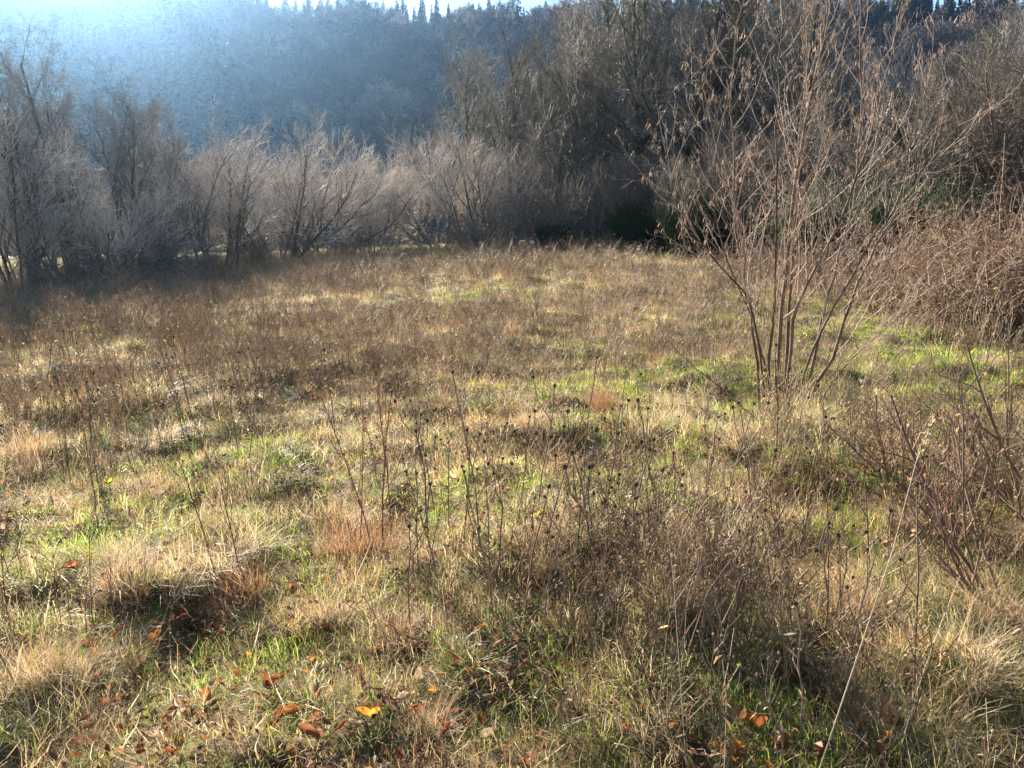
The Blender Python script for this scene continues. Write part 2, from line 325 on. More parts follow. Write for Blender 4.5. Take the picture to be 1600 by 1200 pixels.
scatter('valley_wood', far_protos_v := [bpy.data.objects.new(o.name + '_v', o.data) for o in far_protos], np.stack([x, y, height(x, y)], 1), np.stack([0 * x, 0 * x, rng.random(n) * 6.28], 1), np.stack([sc_, sc_, sc_], 1), kind, pick([(0.9, 0.9, 0.9)], n, rng, 0.3),
        'belt of low bare trees and conifers at the foot of the hill', 'wood')
# single conifers that stand out on the ridge
rp_ = []
for i in range(3):
    t = link('ridge_conifer', None); gg = far_conifer(50 + i, 13 + 1.5 * i, 2.3, CON)
    cr = Geo(); cr.V = gg.V[1:]; cr.C = gg.C[1:]; k0 = len(gg.V[0]); cr.P = {3: [], 4: [gg.P[4][1] - k0]}; cr.n = gg.n - k0
    tr = Geo(); tr.V = gg.V[:1]; tr.C = gg.C[:1]; tr.P = {3: [], 4: gg.P[4][:1]}
    link('trunk', tr.mesh('trunk', M_FARTREE), t); link('crown', cr.mesh('crown', M_FARTREE), t); rp_.append(t)
    tag(t, 'x', 'conifer', 'conifers standing up from the ridge')
i = 0
for px in list(np.arange(428, 700, 8.5)) + list(np.arange(706, 850, 11)):
    px = px + rnd.uniform(-11, 11); q = ray(px, 20); a = math.atan2(q.x, q.y); dd = rnd.uniform(262, 276); x, y = dd * math.sin(a), dd * math.cos(a)
    where = 'left of the cloud strip' if px < 500 else 'below the left half of the cloud strip' if px < 580 else 'below the right half of the cloud strip' if px < 660 else 'behind the bare branch tips' if px < 760 else 'right of the bare branch tips'
    place(rp_[i % 3], (x, y, H(x, y) - 0.3), rnd.uniform(0, 6), rnd.choice((0.28, 0.34, 0.4, 0.5, 0.68)) * rnd.uniform(0.75, 1.2), f'dark conifer on the skyline {where}'); i += 1

# ------------------------------------------------------------------ bare trees and shrubs
def grow(r, p, d, L, rad, lev, P, out, owner=None):
    sg = P['seg'][lev]; pts = [p]; rs = [rad]; st = L / sg; w = P['wob'][lev]; up = P['up'][lev]; tap = P['tap'][lev]; ds = []
    for i in range(sg):
        d = (d + Vector((r.gauss(0, w), r.gauss(0, w), r.gauss(0, w) + up))).normalized()
        p = p + d * st; pts.append(p); ds.append(d); rs.append(rad * (1 - (i + 1) / sg * (1 - tap)))
    me = (lev, pts, rs, owner); out.append(me); idx = len(out) - 1
    if lev + 1 < len(P['n']):
        n = P['n'][lev + 1]; n = max(1, int(round(n * r.uniform(0.75, 1.25)))); t0 = P['t0'][lev]; ph = r.uniform(0, 6.28)
        for j in range(n):
            t = t0 + (1 - t0) * (j + r.random()) / n; f_ = t * sg; k = min(int(f_), sg - 1); u = f_ - k
            q = pts[k].lerp(pts[k + 1], u); rr = rs[k] * (1 - u) + rs[k + 1] * u; dd = ds[k]; ph += 2.4 + r.uniform(-0.5, 0.5)
            a = dd.orthogonal().normalized(); b = dd.cross(a); ang = P['ang'][lev] * r.uniform(0.65, 1.3)
            nd = dd * math.cos(ang) + (a * math.cos(ph) + b * math.sin(ph)) * math.sin(ang)
            grow(r, q, nd, L * P['len'][lev] * r.uniform(0.65, 1.2) * (1.15 - 0.55 * t), max(P['rmin'], min(rr * 0.75, rad * P['rr'][lev])), lev + 1, P, out, idx)
def make_tree(name, seed, stems, P, bark, twig, part_levels=2, stem_name='trunk'):
    r = random.Random(seed); nr = np.random.default_rng(seed); root = link(name, None); tw = Tubes()
    for (p, d, L, rad) in stems:
        out = []; grow(r, Vector(p), Vector(d).normalized(), L, rad, 0, P, out)
        for (lev, pts, rs, ow) in out:
            if lev < part_levels:
                t = Tubes(); t.add(pts, rs, pick(bark, 1, nr)[0], 7 if lev == 0 else 5); o = link(stem_name if lev == 0 else 'limb', t.into(Geo()).mesh(stem_name, M_BARK, True), root)
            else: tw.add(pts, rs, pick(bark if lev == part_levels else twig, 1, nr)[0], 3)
    c = link('crown', tw.into(Geo()).mesh('crown', M_TWIG, True), root); c['kind'] = 'stuff'
    return root
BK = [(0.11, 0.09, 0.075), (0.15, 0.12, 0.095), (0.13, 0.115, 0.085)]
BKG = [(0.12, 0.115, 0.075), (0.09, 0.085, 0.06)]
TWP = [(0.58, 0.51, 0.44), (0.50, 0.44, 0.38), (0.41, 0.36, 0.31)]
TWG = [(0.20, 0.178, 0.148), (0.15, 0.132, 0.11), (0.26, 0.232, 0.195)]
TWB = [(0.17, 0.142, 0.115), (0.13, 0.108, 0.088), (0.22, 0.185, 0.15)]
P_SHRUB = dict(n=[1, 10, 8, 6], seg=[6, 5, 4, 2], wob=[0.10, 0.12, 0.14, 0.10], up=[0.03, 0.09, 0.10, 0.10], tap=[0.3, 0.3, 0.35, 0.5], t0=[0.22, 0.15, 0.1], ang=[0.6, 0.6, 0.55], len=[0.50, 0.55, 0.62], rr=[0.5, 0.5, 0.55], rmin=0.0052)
P_TALL = dict(n=[1, 13, 8, 7, 4], seg=[8, 6, 4, 3, 2], wob=[0.07, 0.13, 0.16, 0.16, 0.1], up=[0.04, 0.06, 0.05, 0.04, 0.03], tap=[0.22, 0.25, 0.3, 0.4, 0.5], t0=[0.22, 0.2, 0.12, 0.1], ang=[0.62, 0.65, 0.65, 0.55], len=[0.42, 0.50, 0.55, 0.6], rr=[0.5, 0.5, 0.55, 0.6], rmin=0.006)
P_THORN = dict(n=[1, 11, 8, 7], seg=[6, 5, 4, 2], wob=[0.16, 0.2, 0.22, 0.15], up=[0.02, 0.01, 0.0, 0.03], tap=[0.3, 0.3, 0.35, 0.5], t0=[0.15, 0.12, 0.1], ang=[0.85, 0.8, 0.75], len=[0.55, 0.55, 0.5], rr=[0.5, 0.5, 0.55], rmin=0.0052)
def fan(seed, n, lean, L, rad, base=0.3):
    r = random.Random(seed); o = []
    for i in range(n):
        a = 6.28 * i / n + r.uniform(-0.3, 0.3); k = lean * r.uniform(0.25, 1.1)
        o.append(((base * math.cos(a) * r.random(), base * math.sin(a) * r.random(), -0.15), (math.cos(a) * k, math.sin(a) * k, 1), L * r.uniform(0.75, 1.1), rad * r.uniform(0.7, 1.2)))
    return o
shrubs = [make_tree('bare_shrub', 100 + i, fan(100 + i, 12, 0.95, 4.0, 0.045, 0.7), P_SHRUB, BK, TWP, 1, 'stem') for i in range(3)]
thorns = [make_tree('thorn_bush', 120 + i, fan(120 + i, 8, 0.9, 3.4, 0.06, 0.5), P_THORN, BK, TWG, 1, 'stem') for i in range(2)]
browns = [make_tree('scrub_bush', 130 + i, fan(130 + i, 12, 0.95, 3.7, 0.045, 0.6), P_SHRUB, BK, TWB, 1, 'stem') for i in range(2)]
talls = [make_tree('bare_tree', 140 + i, fan(140 + i, k, 0.28, 10.5, 0.17, 0.5), P_TALL, BKG, TWG, 1, 'trunk') for i, k in enumerate((2, 3, 3))]
old = make_tree('gnarled_tree', 150, [((0, 0, -0.2), (-0.5, 0.1, 1), 4.6, 0.2), ((0.4, 0.2, -0.2), (0.5, 0, 1), 4.2, 0.15)], dict(P_THORN, n=[1, 12, 9, 8], wob=[0.3, 0.25, 0.22, 0.15]), BK, TWG, 2, 'trunk')
def tree_at(proto, px, dist, s, label, cat='tree', group='bare trees around the meadow', rz=None, sz=None, dz=0):
    q = ray(px, 350); k = dist / math.hypot(q.x, q.y); x, y = q.x * k, q.y * k
    o = place(proto, (x, y, H(x, y) - 0.05 + dz), rnd.uniform(0, 6.28) if rz is None else rz, s, label, sz)
    o['category'] = cat; o['group'] = group; return o
gl = 'bare shrubs along the left edge'
tree_at(talls[0], 40, 25, 0.55, 'tall dark bare tree at the far left edge, in the glare', group=gl)
tree_at(talls[1], 185, 27, 0.52, 'tall dark bare tree beside the leftmost trunks, in the haze', group=gl)
tree_at(talls[2], 110, 29, 0.6, 'tall dark bare tree between the two leftmost tall trees', group=gl)
tree_at(talls[0], 250, 31, 0.58, 'tall thin bare tree behind the leftmost sunlit shrub', group=gl)
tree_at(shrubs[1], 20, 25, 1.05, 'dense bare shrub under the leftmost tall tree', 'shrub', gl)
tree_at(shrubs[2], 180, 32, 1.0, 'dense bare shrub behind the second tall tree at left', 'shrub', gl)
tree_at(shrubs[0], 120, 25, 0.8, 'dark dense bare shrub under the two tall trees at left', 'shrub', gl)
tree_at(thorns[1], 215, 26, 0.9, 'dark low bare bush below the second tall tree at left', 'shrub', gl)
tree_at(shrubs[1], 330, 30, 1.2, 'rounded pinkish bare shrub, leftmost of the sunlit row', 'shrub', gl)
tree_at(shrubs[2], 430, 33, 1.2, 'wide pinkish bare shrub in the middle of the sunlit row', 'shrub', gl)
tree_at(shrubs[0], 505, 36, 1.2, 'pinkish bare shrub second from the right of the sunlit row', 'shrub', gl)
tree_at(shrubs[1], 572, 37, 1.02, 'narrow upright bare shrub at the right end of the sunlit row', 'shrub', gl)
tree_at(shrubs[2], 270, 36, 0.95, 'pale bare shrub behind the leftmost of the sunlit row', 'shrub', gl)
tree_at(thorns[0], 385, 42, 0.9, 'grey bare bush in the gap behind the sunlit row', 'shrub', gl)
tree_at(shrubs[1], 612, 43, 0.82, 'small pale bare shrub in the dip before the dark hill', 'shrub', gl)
for k, (px, d, sc, lb) in enumerate(((70, 22.5, 0.3, 'low brown scrub at the foot of the leftmost tall tree'), (160, 23.5, 0.32, 'low brown scrub below the dense left shrubs'), (235, 26, 0.32, 'low brown scrub between the tall trees and the sunlit row'), (310, 28.5, 0.3, 'low scrub below the leftmost sunlit shrub'), (395, 31, 0.33, 'low scrub between two sunlit shrubs'), (465, 33.5, 0.3, 'low scrub in front of the sunlit row, right half'), (540, 35, 0.34, 'low scrub at the right end of the sunlit row'))):
    tree_at((browns + thorns)[k % 4], px, d, sc, lb, 'scrub', gl)
gc = 'bare trees at the far end of the meadow'
tree_at(shrubs[0], 690, 37, 1.12, 'dome shaped bare bush with sunlit top in the middle', 'shrub', gc)
tree_at(shrubs[1], 765, 35, 1.3, 'broad bare bush just right of the sunlit dome', 'shrub', gc)
tree_at(thorns[1], 740, 33, 0.72, 'low dark tangled bush in front of the domed bush', 'shrub', gc)
tree_at(thorns[0], 850, 32, 0.85, 'low dark tangled bush below the central tall trees', 'shrub', gc)
tree_at(talls[2], 850, 40, 0.92, 'slender tall bare tree, leftmost of the central tall trees', group=gc)
tree_at(talls[0], 925, 36, 1.0, 'tall bare tree with leaning limbs at centre', group=gc)
tree_at(talls[1], 1010, 33, 1.05, 'tallest bare tree with thick mossy trunks rising out of view', group=gc)
tree_at(talls[2], 1085, 30, 1.0, 'tall bare tree directly left of the hazel stems', group=gc)
tree_at(talls[0], 1165, 31, 0.95, 'tall bare tree seen through the left hazel stems', group=gc)
tree_at(talls[1], 735, 44, 0.95, 'bare tree whose thin tips cross the sky strip', group=gc)
tree_at(talls[0], 800, 37, 0.9, 'bare tree with arching twigs behind the broad bush', group=gc)
tree_at(talls[2], 965, 41, 1.1, 'bare tree filling the gap between the tallest trees', group=gc)
tree_at(talls[1], 885, 33, 0.8, 'shorter bare tree in front of the leaning limbs', group=gc)
tree_at(thorns[1], 905, 36, 1.15, 'dense dark bush behind the brown bush at centre', 'shrub', gc)
tree_at(thorns[0], 985, 34, 1.2, 'dense dark bush left of the tallest tree foot', 'shrub', gc)
tree_at(thorns[1], 1075, 32, 1.2, 'dense dark bush right of the tallest tree foot', 'shrub', gc)
tree_at(browns[0], 940, 31, 0.92, 'brown bare bush under the tall tree with leaning limbs', 'shrub', gc)
tree_at(browns[1], 1030, 29, 0.85, 'brown bare bush at the foot of the tallest tree', 'shrub', gc)
gr = 'scrub behind the hazel on the right'
tree_at(browns[0], 1120, 25, 0.85, 'brown scrub bush behind the left hazel branches', 'shrub', gr)
tree_at(browns[1], 1210, 23, 0.95, 'brown scrub bush directly behind the hazel base', 'shrub', gr)
tree_at(thorns[0], 1300, 22, 0.98, 'dark grey scrub bush behind the right hazel stems', 'shrub', gr)
tree_at(old, 1395, 20, 1.0, 'gnarled old tree with twisted dark trunk behind the hazel', group=gr, rz=0.4)
tree_at(browns[0], 1470, 20, 1.0, 'brown scrub bush right of the gnarled tree', 'shrub', gr)
tree_at(thorns[1], 1550, 19, 0.98, 'dark grey thorn bush above the bramble bank', 'shrub', gr)
tree_at(browns[1], 1640, 18, 1.05, 'brown scrub bush cut by the right edge of the picture', 'shrub', gr)
tree_at(browns[1], 1360, 29, 1.25, 'tall reddish scrub bush behind the gnarled tree', 'shrub', gr)
tree_at(browns[0], 1500, 28, 1.3, 'tall reddish scrub bush at upper right', 'shrub', gr)
tree_at(talls[1], 1260, 34, 0.85, 'tall bare tree behind the hazel crown', group=gr)
tree_at(shrubs[0], 1600, 30, 1.45, 'tall reddish scrub bush at the upper right corner', 'shrub', gr)

# ------------------------------------------------------------------ evergreen broom and bramble bank
def broom(name, seed, n, h, rad, pal):
    r = np.random.default_rng(seed); root = link(name, None); tb = Tubes()
    for i in range(n):
        a = r.random() * 6.283; k = r.random() ** 0.6; L = h * r.uniform(0.55, 1.1) * (1.1 - 0.35 * k); x0, y0 = rad * k * 0.75 * math.cos(a), rad * k * 0.75 * math.sin(a)
        p = [(x0, y0, -0.02)]; ln = 0.18 + 0.35 * k
        for s in (0.4, 0.75, 1.0): p.append((x0 + math.cos(a) * ln * L * s * s + r.normal(0, 0.04), y0 + math.sin(a) * ln * L * s * s + r.normal(0, 0.04), L * s))
        tb.add(p, [0.008, 0.007, 0.005, 0.003], pick(pal, 1, r)[0])
        for _ in range(6):
            s = r.uniform(0.35, 0.95); q = np.array(p[1]) * (1 - s) + np.array(p[3]) * s; b = r.random() * 6.283
            tb.add([q, q + [0.1 * math.cos(b), 0.1 * math.sin(b), 0.2], q + [0.15 * math.cos(b), 0.15 * math.sin(b), 0.38]], [0.006, 0.005, 0.003], pick(pal, 1, r)[0])
    c = link('shoots', tb.into(Geo()).mesh('shoots', M_GREENLEAF, True), root); c['kind'] = 'stuff'
    st = Tubes()
    for i in range(5): st.add([(0.1 * i - 0.2, 0.05 * (i % 2), -0.1), (0.14 * i - 0.28, 0.02, 0.5)], [0.02, 0.012], (0.08, 0.07, 0.04), 5)
    link('stem', st.into(Geo()).mesh('stem', M_BARK, True), root); return root
GRN = [(0.035, 0.07, 0.025), (0.05, 0.09, 0.03), (0.025, 0.05, 0.02)]
br = broom('broom_bush', 201, 420, 1.9, 1.0, GRN)
tag(br, 'x', 'bush', 'green broom bushes')
for px, d, s, lb in ((1000, 28, 0.9, 'bright green broom bush at the far meadow edge'), (1085, 24, 0.92, 'dark green broom bush left of the hazel'), (1040, 27, 0.8, 'small dark broom bush between the two larger ones'),
                     (1300, 17, 0.9, 'dark evergreen bush in the shade behind the hazel'), (1380, 16.5, 0.95, 'dark evergreen bush beside the bramble bank'), (1450, 17, 0.9, 'dark evergreen bush behind the bramble bank'), (870, 31, 0.7, 'low dark bush under the tall centre trees')):
    tree_at(br, px, d, s, lb, 'bush', 'green broom bushes')
def leafquad(g, c, d, L, w, col, r):
    d = np.array(d) / np.linalg.norm(d); s = np.cross(d, [0.2, 0.3, 1.0]); s /= np.linalg.norm(s) + 1e-6; c = np.array(c); nrm = np.cross(s, d)
    V = [c, c + d * L * 0.45 + s * w * 0.5 + nrm * 0.12 * L, c + d * L + nrm * r.normal(0, 0.1) * L, c + d * L * 0.45 - s * w * 0.5 + nrm * 0.12 * L, c + d * L * 0.5]
    g.add(V, [np.array([[0, 1, 4], [1, 2, 4], [2, 3, 4], [3, 0, 4]])], col)
def bramble(seed, n, h, rad, red):
    r = np.random.default_rng(seed); root = link('bramble_thicket', None); tb = Tubes(); lg = Geo(); yl = Geo()
    pal = [(0.26, 0.185, 0.13), (0.18, 0.125, 0.09), (0.36, 0.27, 0.19), (0.13, 0.095, 0.07), (0.24, 0.15, 0.105)]
    for i in range(n):
        a = r.random() * 6.283; k = math.sqrt(r.random()); x0, y0 = rad * k * math.cos(a), rad * k * math.sin(a); b = r.random() * 6.283; L = h * (r.uniform(0.45, 1.1) if r.random() < 0.85 else r.uniform(1.1, 1.6)) * (1 - 0.35 * k * k); ln = r.uniform(0.1, 1.1)
        p = [(x0, y0, -0.05)]
        for s in (0.3, 0.6, 0.85, 1.0): p.append((x0 + math.cos(b) * ln * L * s * s + r.normal(0, 0.05), y0 + math.sin(b) * ln * L * s * s + r.normal(0, 0.05), L * (1.25 * s - 0.4 * s * s * min(1, ln * 1.3))))
        tb.add(p, [0.006, 0.0055, 0.0045, 0.0035, 0.002], pick(pal, 1, r)[0])
        for _ in range(9):
            s = r.uniform(0.15, 1.0); j = min(int(s * 4), 3); u = s * 4 - j; q = np.array(p[j]) * (1 - u) + np.array(p[j + 1]) * u; c = r.random() * 6.283; l = r.uniform(0.1, 0.35)
            e = q + np.array([math.cos(c) * 0.7, math.sin(c) * 0.7, r.uniform(-0.1, 0.8)]) * l; tb.add([q, (q + e) / 2 + r.normal(0, 0.015, 3), e], [0.003, 0.0025, 0.0015], pick(pal, 1, r)[0])
            if r.random() < 0.5:
                cc = pick([(0.22, 0.11, 0.06), (0.30, 0.17, 0.10), (0.16, 0.085, 0.06)], 1, r)[0]
                leafquad(lg, e, [math.cos(c), math.sin(c), r.uniform(-1, 0.2)], r.uniform(0.04, 0.08), 0.04, cc, r)
            elif r.random() < red: leafquad(yl, e, [math.cos(c), math.sin(c), r.uniform(-0.6, 0.4)], r.uniform(0.05, 0.09), 0.05, pick([(0.45, 0.36, 0.05), (0.25, 0.30, 0.06), (0.40, 0.22, 0.06)], 1, r)[0], r)
    c = link('canes', tb.into(Geo()).mesh('canes', M_STEM, True), root); c['kind'] = 'stuff'
    c = link('dead_leaves', lg.mesh('dead_leaves', M_GREENLEAF), root); c['kind'] = 'stuff'
    if yl.V: c = link('yellow_leaves', yl.mesh('yellow_leaves', M_GREENLEAF), root); c['kind'] = 'stuff'
    return root
bb = [bramble(210, 400, 1.35, 1.6, 0.10), bramble(211, 400, 1.4, 1.6, 0.02)]
for o in bb: tag(o, 'x', 'bramble', 'bramble bank on the right')
for px, d, s, k, lb in ((1330, 16.0, 0.75, 1, 'low brown bramble thicket right behind the hazel'), (1425, 14.5, 0.8, 1, 'brown bramble thicket at the left end of the bank'), (1500, 13.0, 0.85, 0, 'bramble thicket with yellow leaves in the bank'),
                        (1590, 12.0, 0.95, 1, 'tall reddish bramble thicket cut by the right edge'), (1570, 15.5, 1.05, 0, 'bramble thicket with a few yellow leaves at the back of the bank'), (1660, 13.5, 1.1, 1, 'bramble thicket beyond the right edge'), (1210, 17.5, 0.6, 1, 'small brown bramble patch just left behind the hazel')):
    tree_at(bb[k], px, d, s, lb, 'bramble', 'bramble bank on the right')

# ------------------------------------------------------------------ hazel sapling
def hazel():
    r = random.Random(77); nr = np.random.default_rng(77); b0 = G(1218, 632); root = link('hazel_sapling', None); root.location = b0
    tag(root, 'multi-stemmed young bare hazel with hanging catkins on the right', 'hazel')
    D = b0.y; stems = [
        ([(1190, 640), (1178, 520), (1160, 400), (1147, 260), (1143, 130), (1160, 0), (1168, -90)], 0.5, 0.017),
        ([(1205, 640), (1206, 500), (1213, 350), (1213, 200), (1222, 60), (1228, -80)], -0.5, 0.016),
        ([(1214, 640), (1222, 480), (1238, 330), (1262, 190), (1288, 60), (1300, -70)], 0.15, 0.024),
        ([(1224, 640), (1232, 480), (1246, 330), (1252, 200), (1262, 80), (1258, -80)], 0.8, 0.020),
        ([(1228, 630), (1240, 500), (1290, 395), (1345, 270), (1372, 160), (1400, 60), (1450, -60)], -0.35, 0.018),
        ([(1246, 650), (1300, 560), (1332, 470), (1372, 380), (1430, 290), (1500, 190)], 0.4, 0.021),
        ([(1250, 645), (1285, 500), (1310, 400), (1338, 280), (1346, 150), (1340, 20), (1338, -60)], 0.9, 0.017),
        ([(1182, 645), (1120, 600), (1075, 565), (1035, 525)], -0.5, 0.009),
        ([(1196, 640), (1178, 490), (1120, 410), (1075, 350), (1050, 300), (1040, 230)], -0.6, 0.012),
        ([(1240, 640), (1270, 545), (1330, 430), (1385, 330), (1420, 240), (1448, 110)], -0.8, 0.014),
        ([(1210, 640), (1190, 540), (1150, 440), (1120, 330), (1105, 200), (1095, 90)], 0.8, 0.013),
        ([(1255, 650), (1330, 560), (1400, 500), (1455, 440)], 0.5, 0.008)]
    cat = Geo(); dl = Geo()
    TW = [(0.44, 0.335, 0.26), (0.53, 0.415, 0.33), (0.35, 0.26, 0.195)]
    for si, (pl, dd, rad) in enumerate(stems):
        pts = []; m = len(pl)
        for i, (px, py) in enumerate(pl):
            t = i / (m - 1); pts.append(at(px, py, D + dd * t) - b0)
        pts[0].z = min(pts[0].z, 0) - 0.08
        # refine
        fine = []
        for i in range(m - 1):
            a0 = pts[max(0, i - 1)]; a1 = pts[i]; a2 = pts[i + 1]; a3 = pts[min(m - 1, i + 2)]
            for u in (0, 0.33, 0.67):
                fine.append(0.5 * ((2 * a1) + (a2 - a0) * u + (2 * a0 - 5 * a1 + 4 * a2 - a3) * u * u + (3 * a1 - a0 - 3 * a2 + a3) * u ** 3) + Vector((r.gauss(0, 0.011), r.gauss(0, 0.011), 0)))
        fine.append(pts[-1]); nF = len(fine); rad *= 0.85; rs = [rad * (1 - 0.85 * (i / (nF - 1))) for i in range(nF)]
        t = Tubes(); t.add(fine, rs, pick([(0.17, 0.115, 0.08), (0.13, 0.09, 0.062)], 1, nr)[0], 7)
        st = link('stem', t.into(Geo()).mesh('stem', M_BARK, True), root)
        tb = Tubes(); total = sum((fine[i + 1] - fine[i]).length for i in range(nF - 1)); nb = int(total * 8.0); side = r.choice((0, 3.14))
        for j in range(nb):
            t_ = 0.16 + 0.84 * (j + r.random()) / nb; f_ = t_ * (nF - 1); k = min(int(f_), nF - 2); q = fine[k].lerp(fine[k + 1], f_ - k); d = (fine[k + 1] - fine[k]).normalized()
            a = d.orthogonal().normalized(); b = d.cross(a); side += 3.14 + r.uniform(-0.9, 0.9); ang = r.uniform(0.45, 0.95); nd = (d * math.cos(ang) + (a * math.cos(side) + b * math.sin(side)) * math.sin(ang)).normalized()
            L = r.uniform(0.25, 0.95) * (1.1 - 0.5 * t_) * (0.7 + rad / 0.03); out = []
            PP = dict(n=[1, 4, 2], seg=[5, 3, 2], wob=[0.09, 0.13, 0.12], up=[0.16, 0.14, 0.08], tap=[0.4, 0.5, 0.6], t0=[0.15, 0.2], ang=[0.65, 0.6], len=[0.42, 0.45], rr=[0.55, 0.6], rmin=0.0016)
            grow(r, q, nd, L, max(0.003, rs[k] * 0.42), 0, PP, out)
            for (lev, pp, rr, ow) in out:
                tb.add(pp, rr, pick(TW, 1, nr)[0], 4 if lev == 0 else 3)
                for e in range(1, len(pp)):
                    if lev >= 0 and r.random() < (0.16 if lev else 0.10):
                        for _ in range(r.choice((1, 1, 2))):
                            l = r.uniform(0.018, 0.036); ax = Vector((r.gauss(0, 0.25), r.gauss(0, 0.25), -1)).normalized(); c = pp[e] + ax * (l + 0.006) + Vector((r.gauss(0, 0.006), r.gauss(0, 0.006), 0))
                            if r.random() < 0.965: bead(cat, c, r.uniform(0.0028, 0.0042), l, pick([(0.42, 0.32, 0.24), (0.50, 0.40, 0.31), (0.35, 0.25, 0.18)], 1, nr)[0], ax, 5, 2)
                            else: leafquad(dl, pp[e], ax + Vector((r.gauss(0, 0.4), r.gauss(0, 0.4), 0)), r.uniform(0.025, 0.045), r.uniform(0.01, 0.02), pick([(0.40, 0.28, 0.18), (0.30, 0.19, 0.115)], 1, nr)[0], nr)
        tw = link('twigs', tb.into(Geo()).mesh('twigs', M_TWIG, True), st); tw['kind'] = 'stuff'
    c = link('catkins', cat.mesh('catkins', M_CATKIN, True), root); c['kind'] = 'stuff'
    c = link('withered_leaves', dl.mesh('withered_leaves', M_CATKIN), root); c['kind'] = 'stuff'
hazel()

# ------------------------------------------------------------------ meadow: clump kinds
GREEN = [(0.15, 0.21, 0.025), (0.20, 0.27, 0.035), (0.25, 0.31, 0.05), (0.10, 0.14, 0.03), (0.30, 0.31, 0.08)]
STRAW = [(0.50, 0.38, 0.20), (0.58, 0.47, 0.27), (0.40, 0.28, 0.14), (0.66, 0.56, 0.37)]
RUST = [(0.40, 0.24, 0.13), (0.32, 0.18, 0.09), (0.46, 0.30, 0.17)]
BRN = [(0.34, 0.255, 0.18), (0.26, 0.19, 0.135), (0.42, 0.325, 0.235), (0.18, 0.13, 0.095)]
def proto(name, g, mat): return bpy.data.objects.new(name, g.mesh(name, mat))
k_green = []; k_mat = []; k_tall = []; k_stalk = []; k_litter = []; k_fern = []
for i in range(4):
    r = np.random.default_rng(300 + i)
    ln = r.normal(0, 0.35, 2)
    g = Geo(); blades(g, 46, 0.10, (0.03, 0.115), (0.0022, 0.005), (0.0, 0.8), (0.2, 1.8), GREEN, 3, r, spread=1, lean=ln, kinky=0.4); blades(g, 18, 0.11, (0.04, 0.13), (0.0015, 0.0035), (0.3, 1.4), (0.2, 1.2), STRAW, 3, r, spread=1, kinky=0.6); k_green.append(proto('green_clump', g, M_GRASS))
    g = Geo(); blades(g, 52, 0.13, (0.05, 0.18), (0.001, 0.0024), (0.4, 1.4), (0.0, 1.0), STRAW + RUST[:1] + BRN[:1], 3, r, spread=1, lean=ln, kinky=0.65); blades(g, 14, 0.12, (0.04, 0.13), (0.003, 0.0055), (0.6, 1.45), (0.0, 1.4), STRAW, 3, r, spread=1, kinky=0.7); blades(g, 10, 0.11, (0.04, 0.10), (0.002, 0.004), (0.1, 0.9), (0.2, 1.2), GREEN, 3, r, spread=1); k_mat.append(proto('straw_mat', g, M_GRASS))
    g = Geo(); blades(g, 40, 0.10, (0.10, 0.30), (0.001, 0.0024), (0.0, 0.6), (0.1, 1.6), STRAW + RUST[:2], 4, r, spread=1, lean=ln * 1.3, kinky=0.45); blades(g, 8, 0.10, (0.08, 0.22), (0.003, 0.005), (0.1, 1.0), (0.4, 2.0), STRAW, 4, r, spread=1, kinky=0.5); k_tall.append(proto('straw_tall', g, M_GRASS))
    g = Geo(); tb = Tubes()
    for s in range(7):
        a = r.random() * 6.283; k = 0.15 * math.sqrt(r.random()); x0, y0 = k * math.cos(a), k * math.sin(a); h = r.uniform(0.14, 0.44); lx, ly = r.normal(0, 0.16, 2) * h; c = pick(BRN, 1, r)[0]
        P_ = [np.array([x0, y0, -0.03]), np.array([x0 + lx * 0.3, y0 + ly * 0.3, h * 0.45]), np.array([x0 + lx * 0.65 + r.normal(0, 0.012), y0 + ly * 0.65, h * 0.78]), np.array([x0 + lx, y0 + ly, h])]
        tb.add(P_, [0.0019, 0.0017, 0.0014, 0.001], c); ends = [P_[3]]
        for q in range(4):
            u = r.uniform(0.35, 0.95); base = P_[1] * (1 - u) + P_[3] * u; b = r.random() * 6.283; l = r.uniform(0.05, 0.14); e = base + np.array([math.cos(b) * 0.55, math.sin(b) * 0.55, 0.85]) * l
            tb.add([base, (base + e) / 2 + r.normal(0, 0.006, 3), e], [0.0015, 0.0013, 0.001], c); ends.append(e)
        for e in ends:
            if r.random() < 0.55: bead(g, e, r.uniform(0.003, 0.006), r.uniform(0.004, 0.009), pick(BRN, 1, r)[0] * 0.9, None, 4, 1)
        for q in range(3):
            u = r.random(); base = P_[0] * (1 - u) + P_[3] * u; b = r.random() * 6.283
            leafquad(g, base, [math.cos(b), math.sin(b), -0.7], r.uniform(0.02, 0.05), 0.008, pick(BRN + RUST, 1, r)[0], r)
    tb.into(g); k_stalk.append(proto('dead_stalks', g, M_STALK))
    g = Geo()
    for s in range(26):
        a = r.random() * 6.283; k = 0.17 * math.sqrt(r.random()); b = r.random() * 6.283
        leafquad(g, [k * math.cos(a), k * math.sin(a), r.uniform(0.0, 0.04)], [math.cos(b), math.sin(b), r.normal(0, 0.35)], r.uniform(0.015, 0.045), r.uniform(0.006, 0.022), pick([(0.20, 0.10, 0.06), (0.28, 0.16, 0.09), (0.34, 0.13, 0.045), (0.13, 0.075, 0.05), (0.38, 0.29, 0.20), (0.30, 0.10, 0.04)], 1, r)[0], r)
    k_litter.append(proto('litter', g, M_LITTER))
    g = Geo(); blades(g, 90, 0.12, (0.05, 0.15), (0.0015, 0.003), (0.0, 1.0), (0.0, 0.9), [(0.09, 0.15, 0.05), (0.12, 0.18, 0.06), (0.07, 0.11, 0.04)], 3, r, spread=1); k_fern.append(proto('fine_herb', g, M_GRASS))
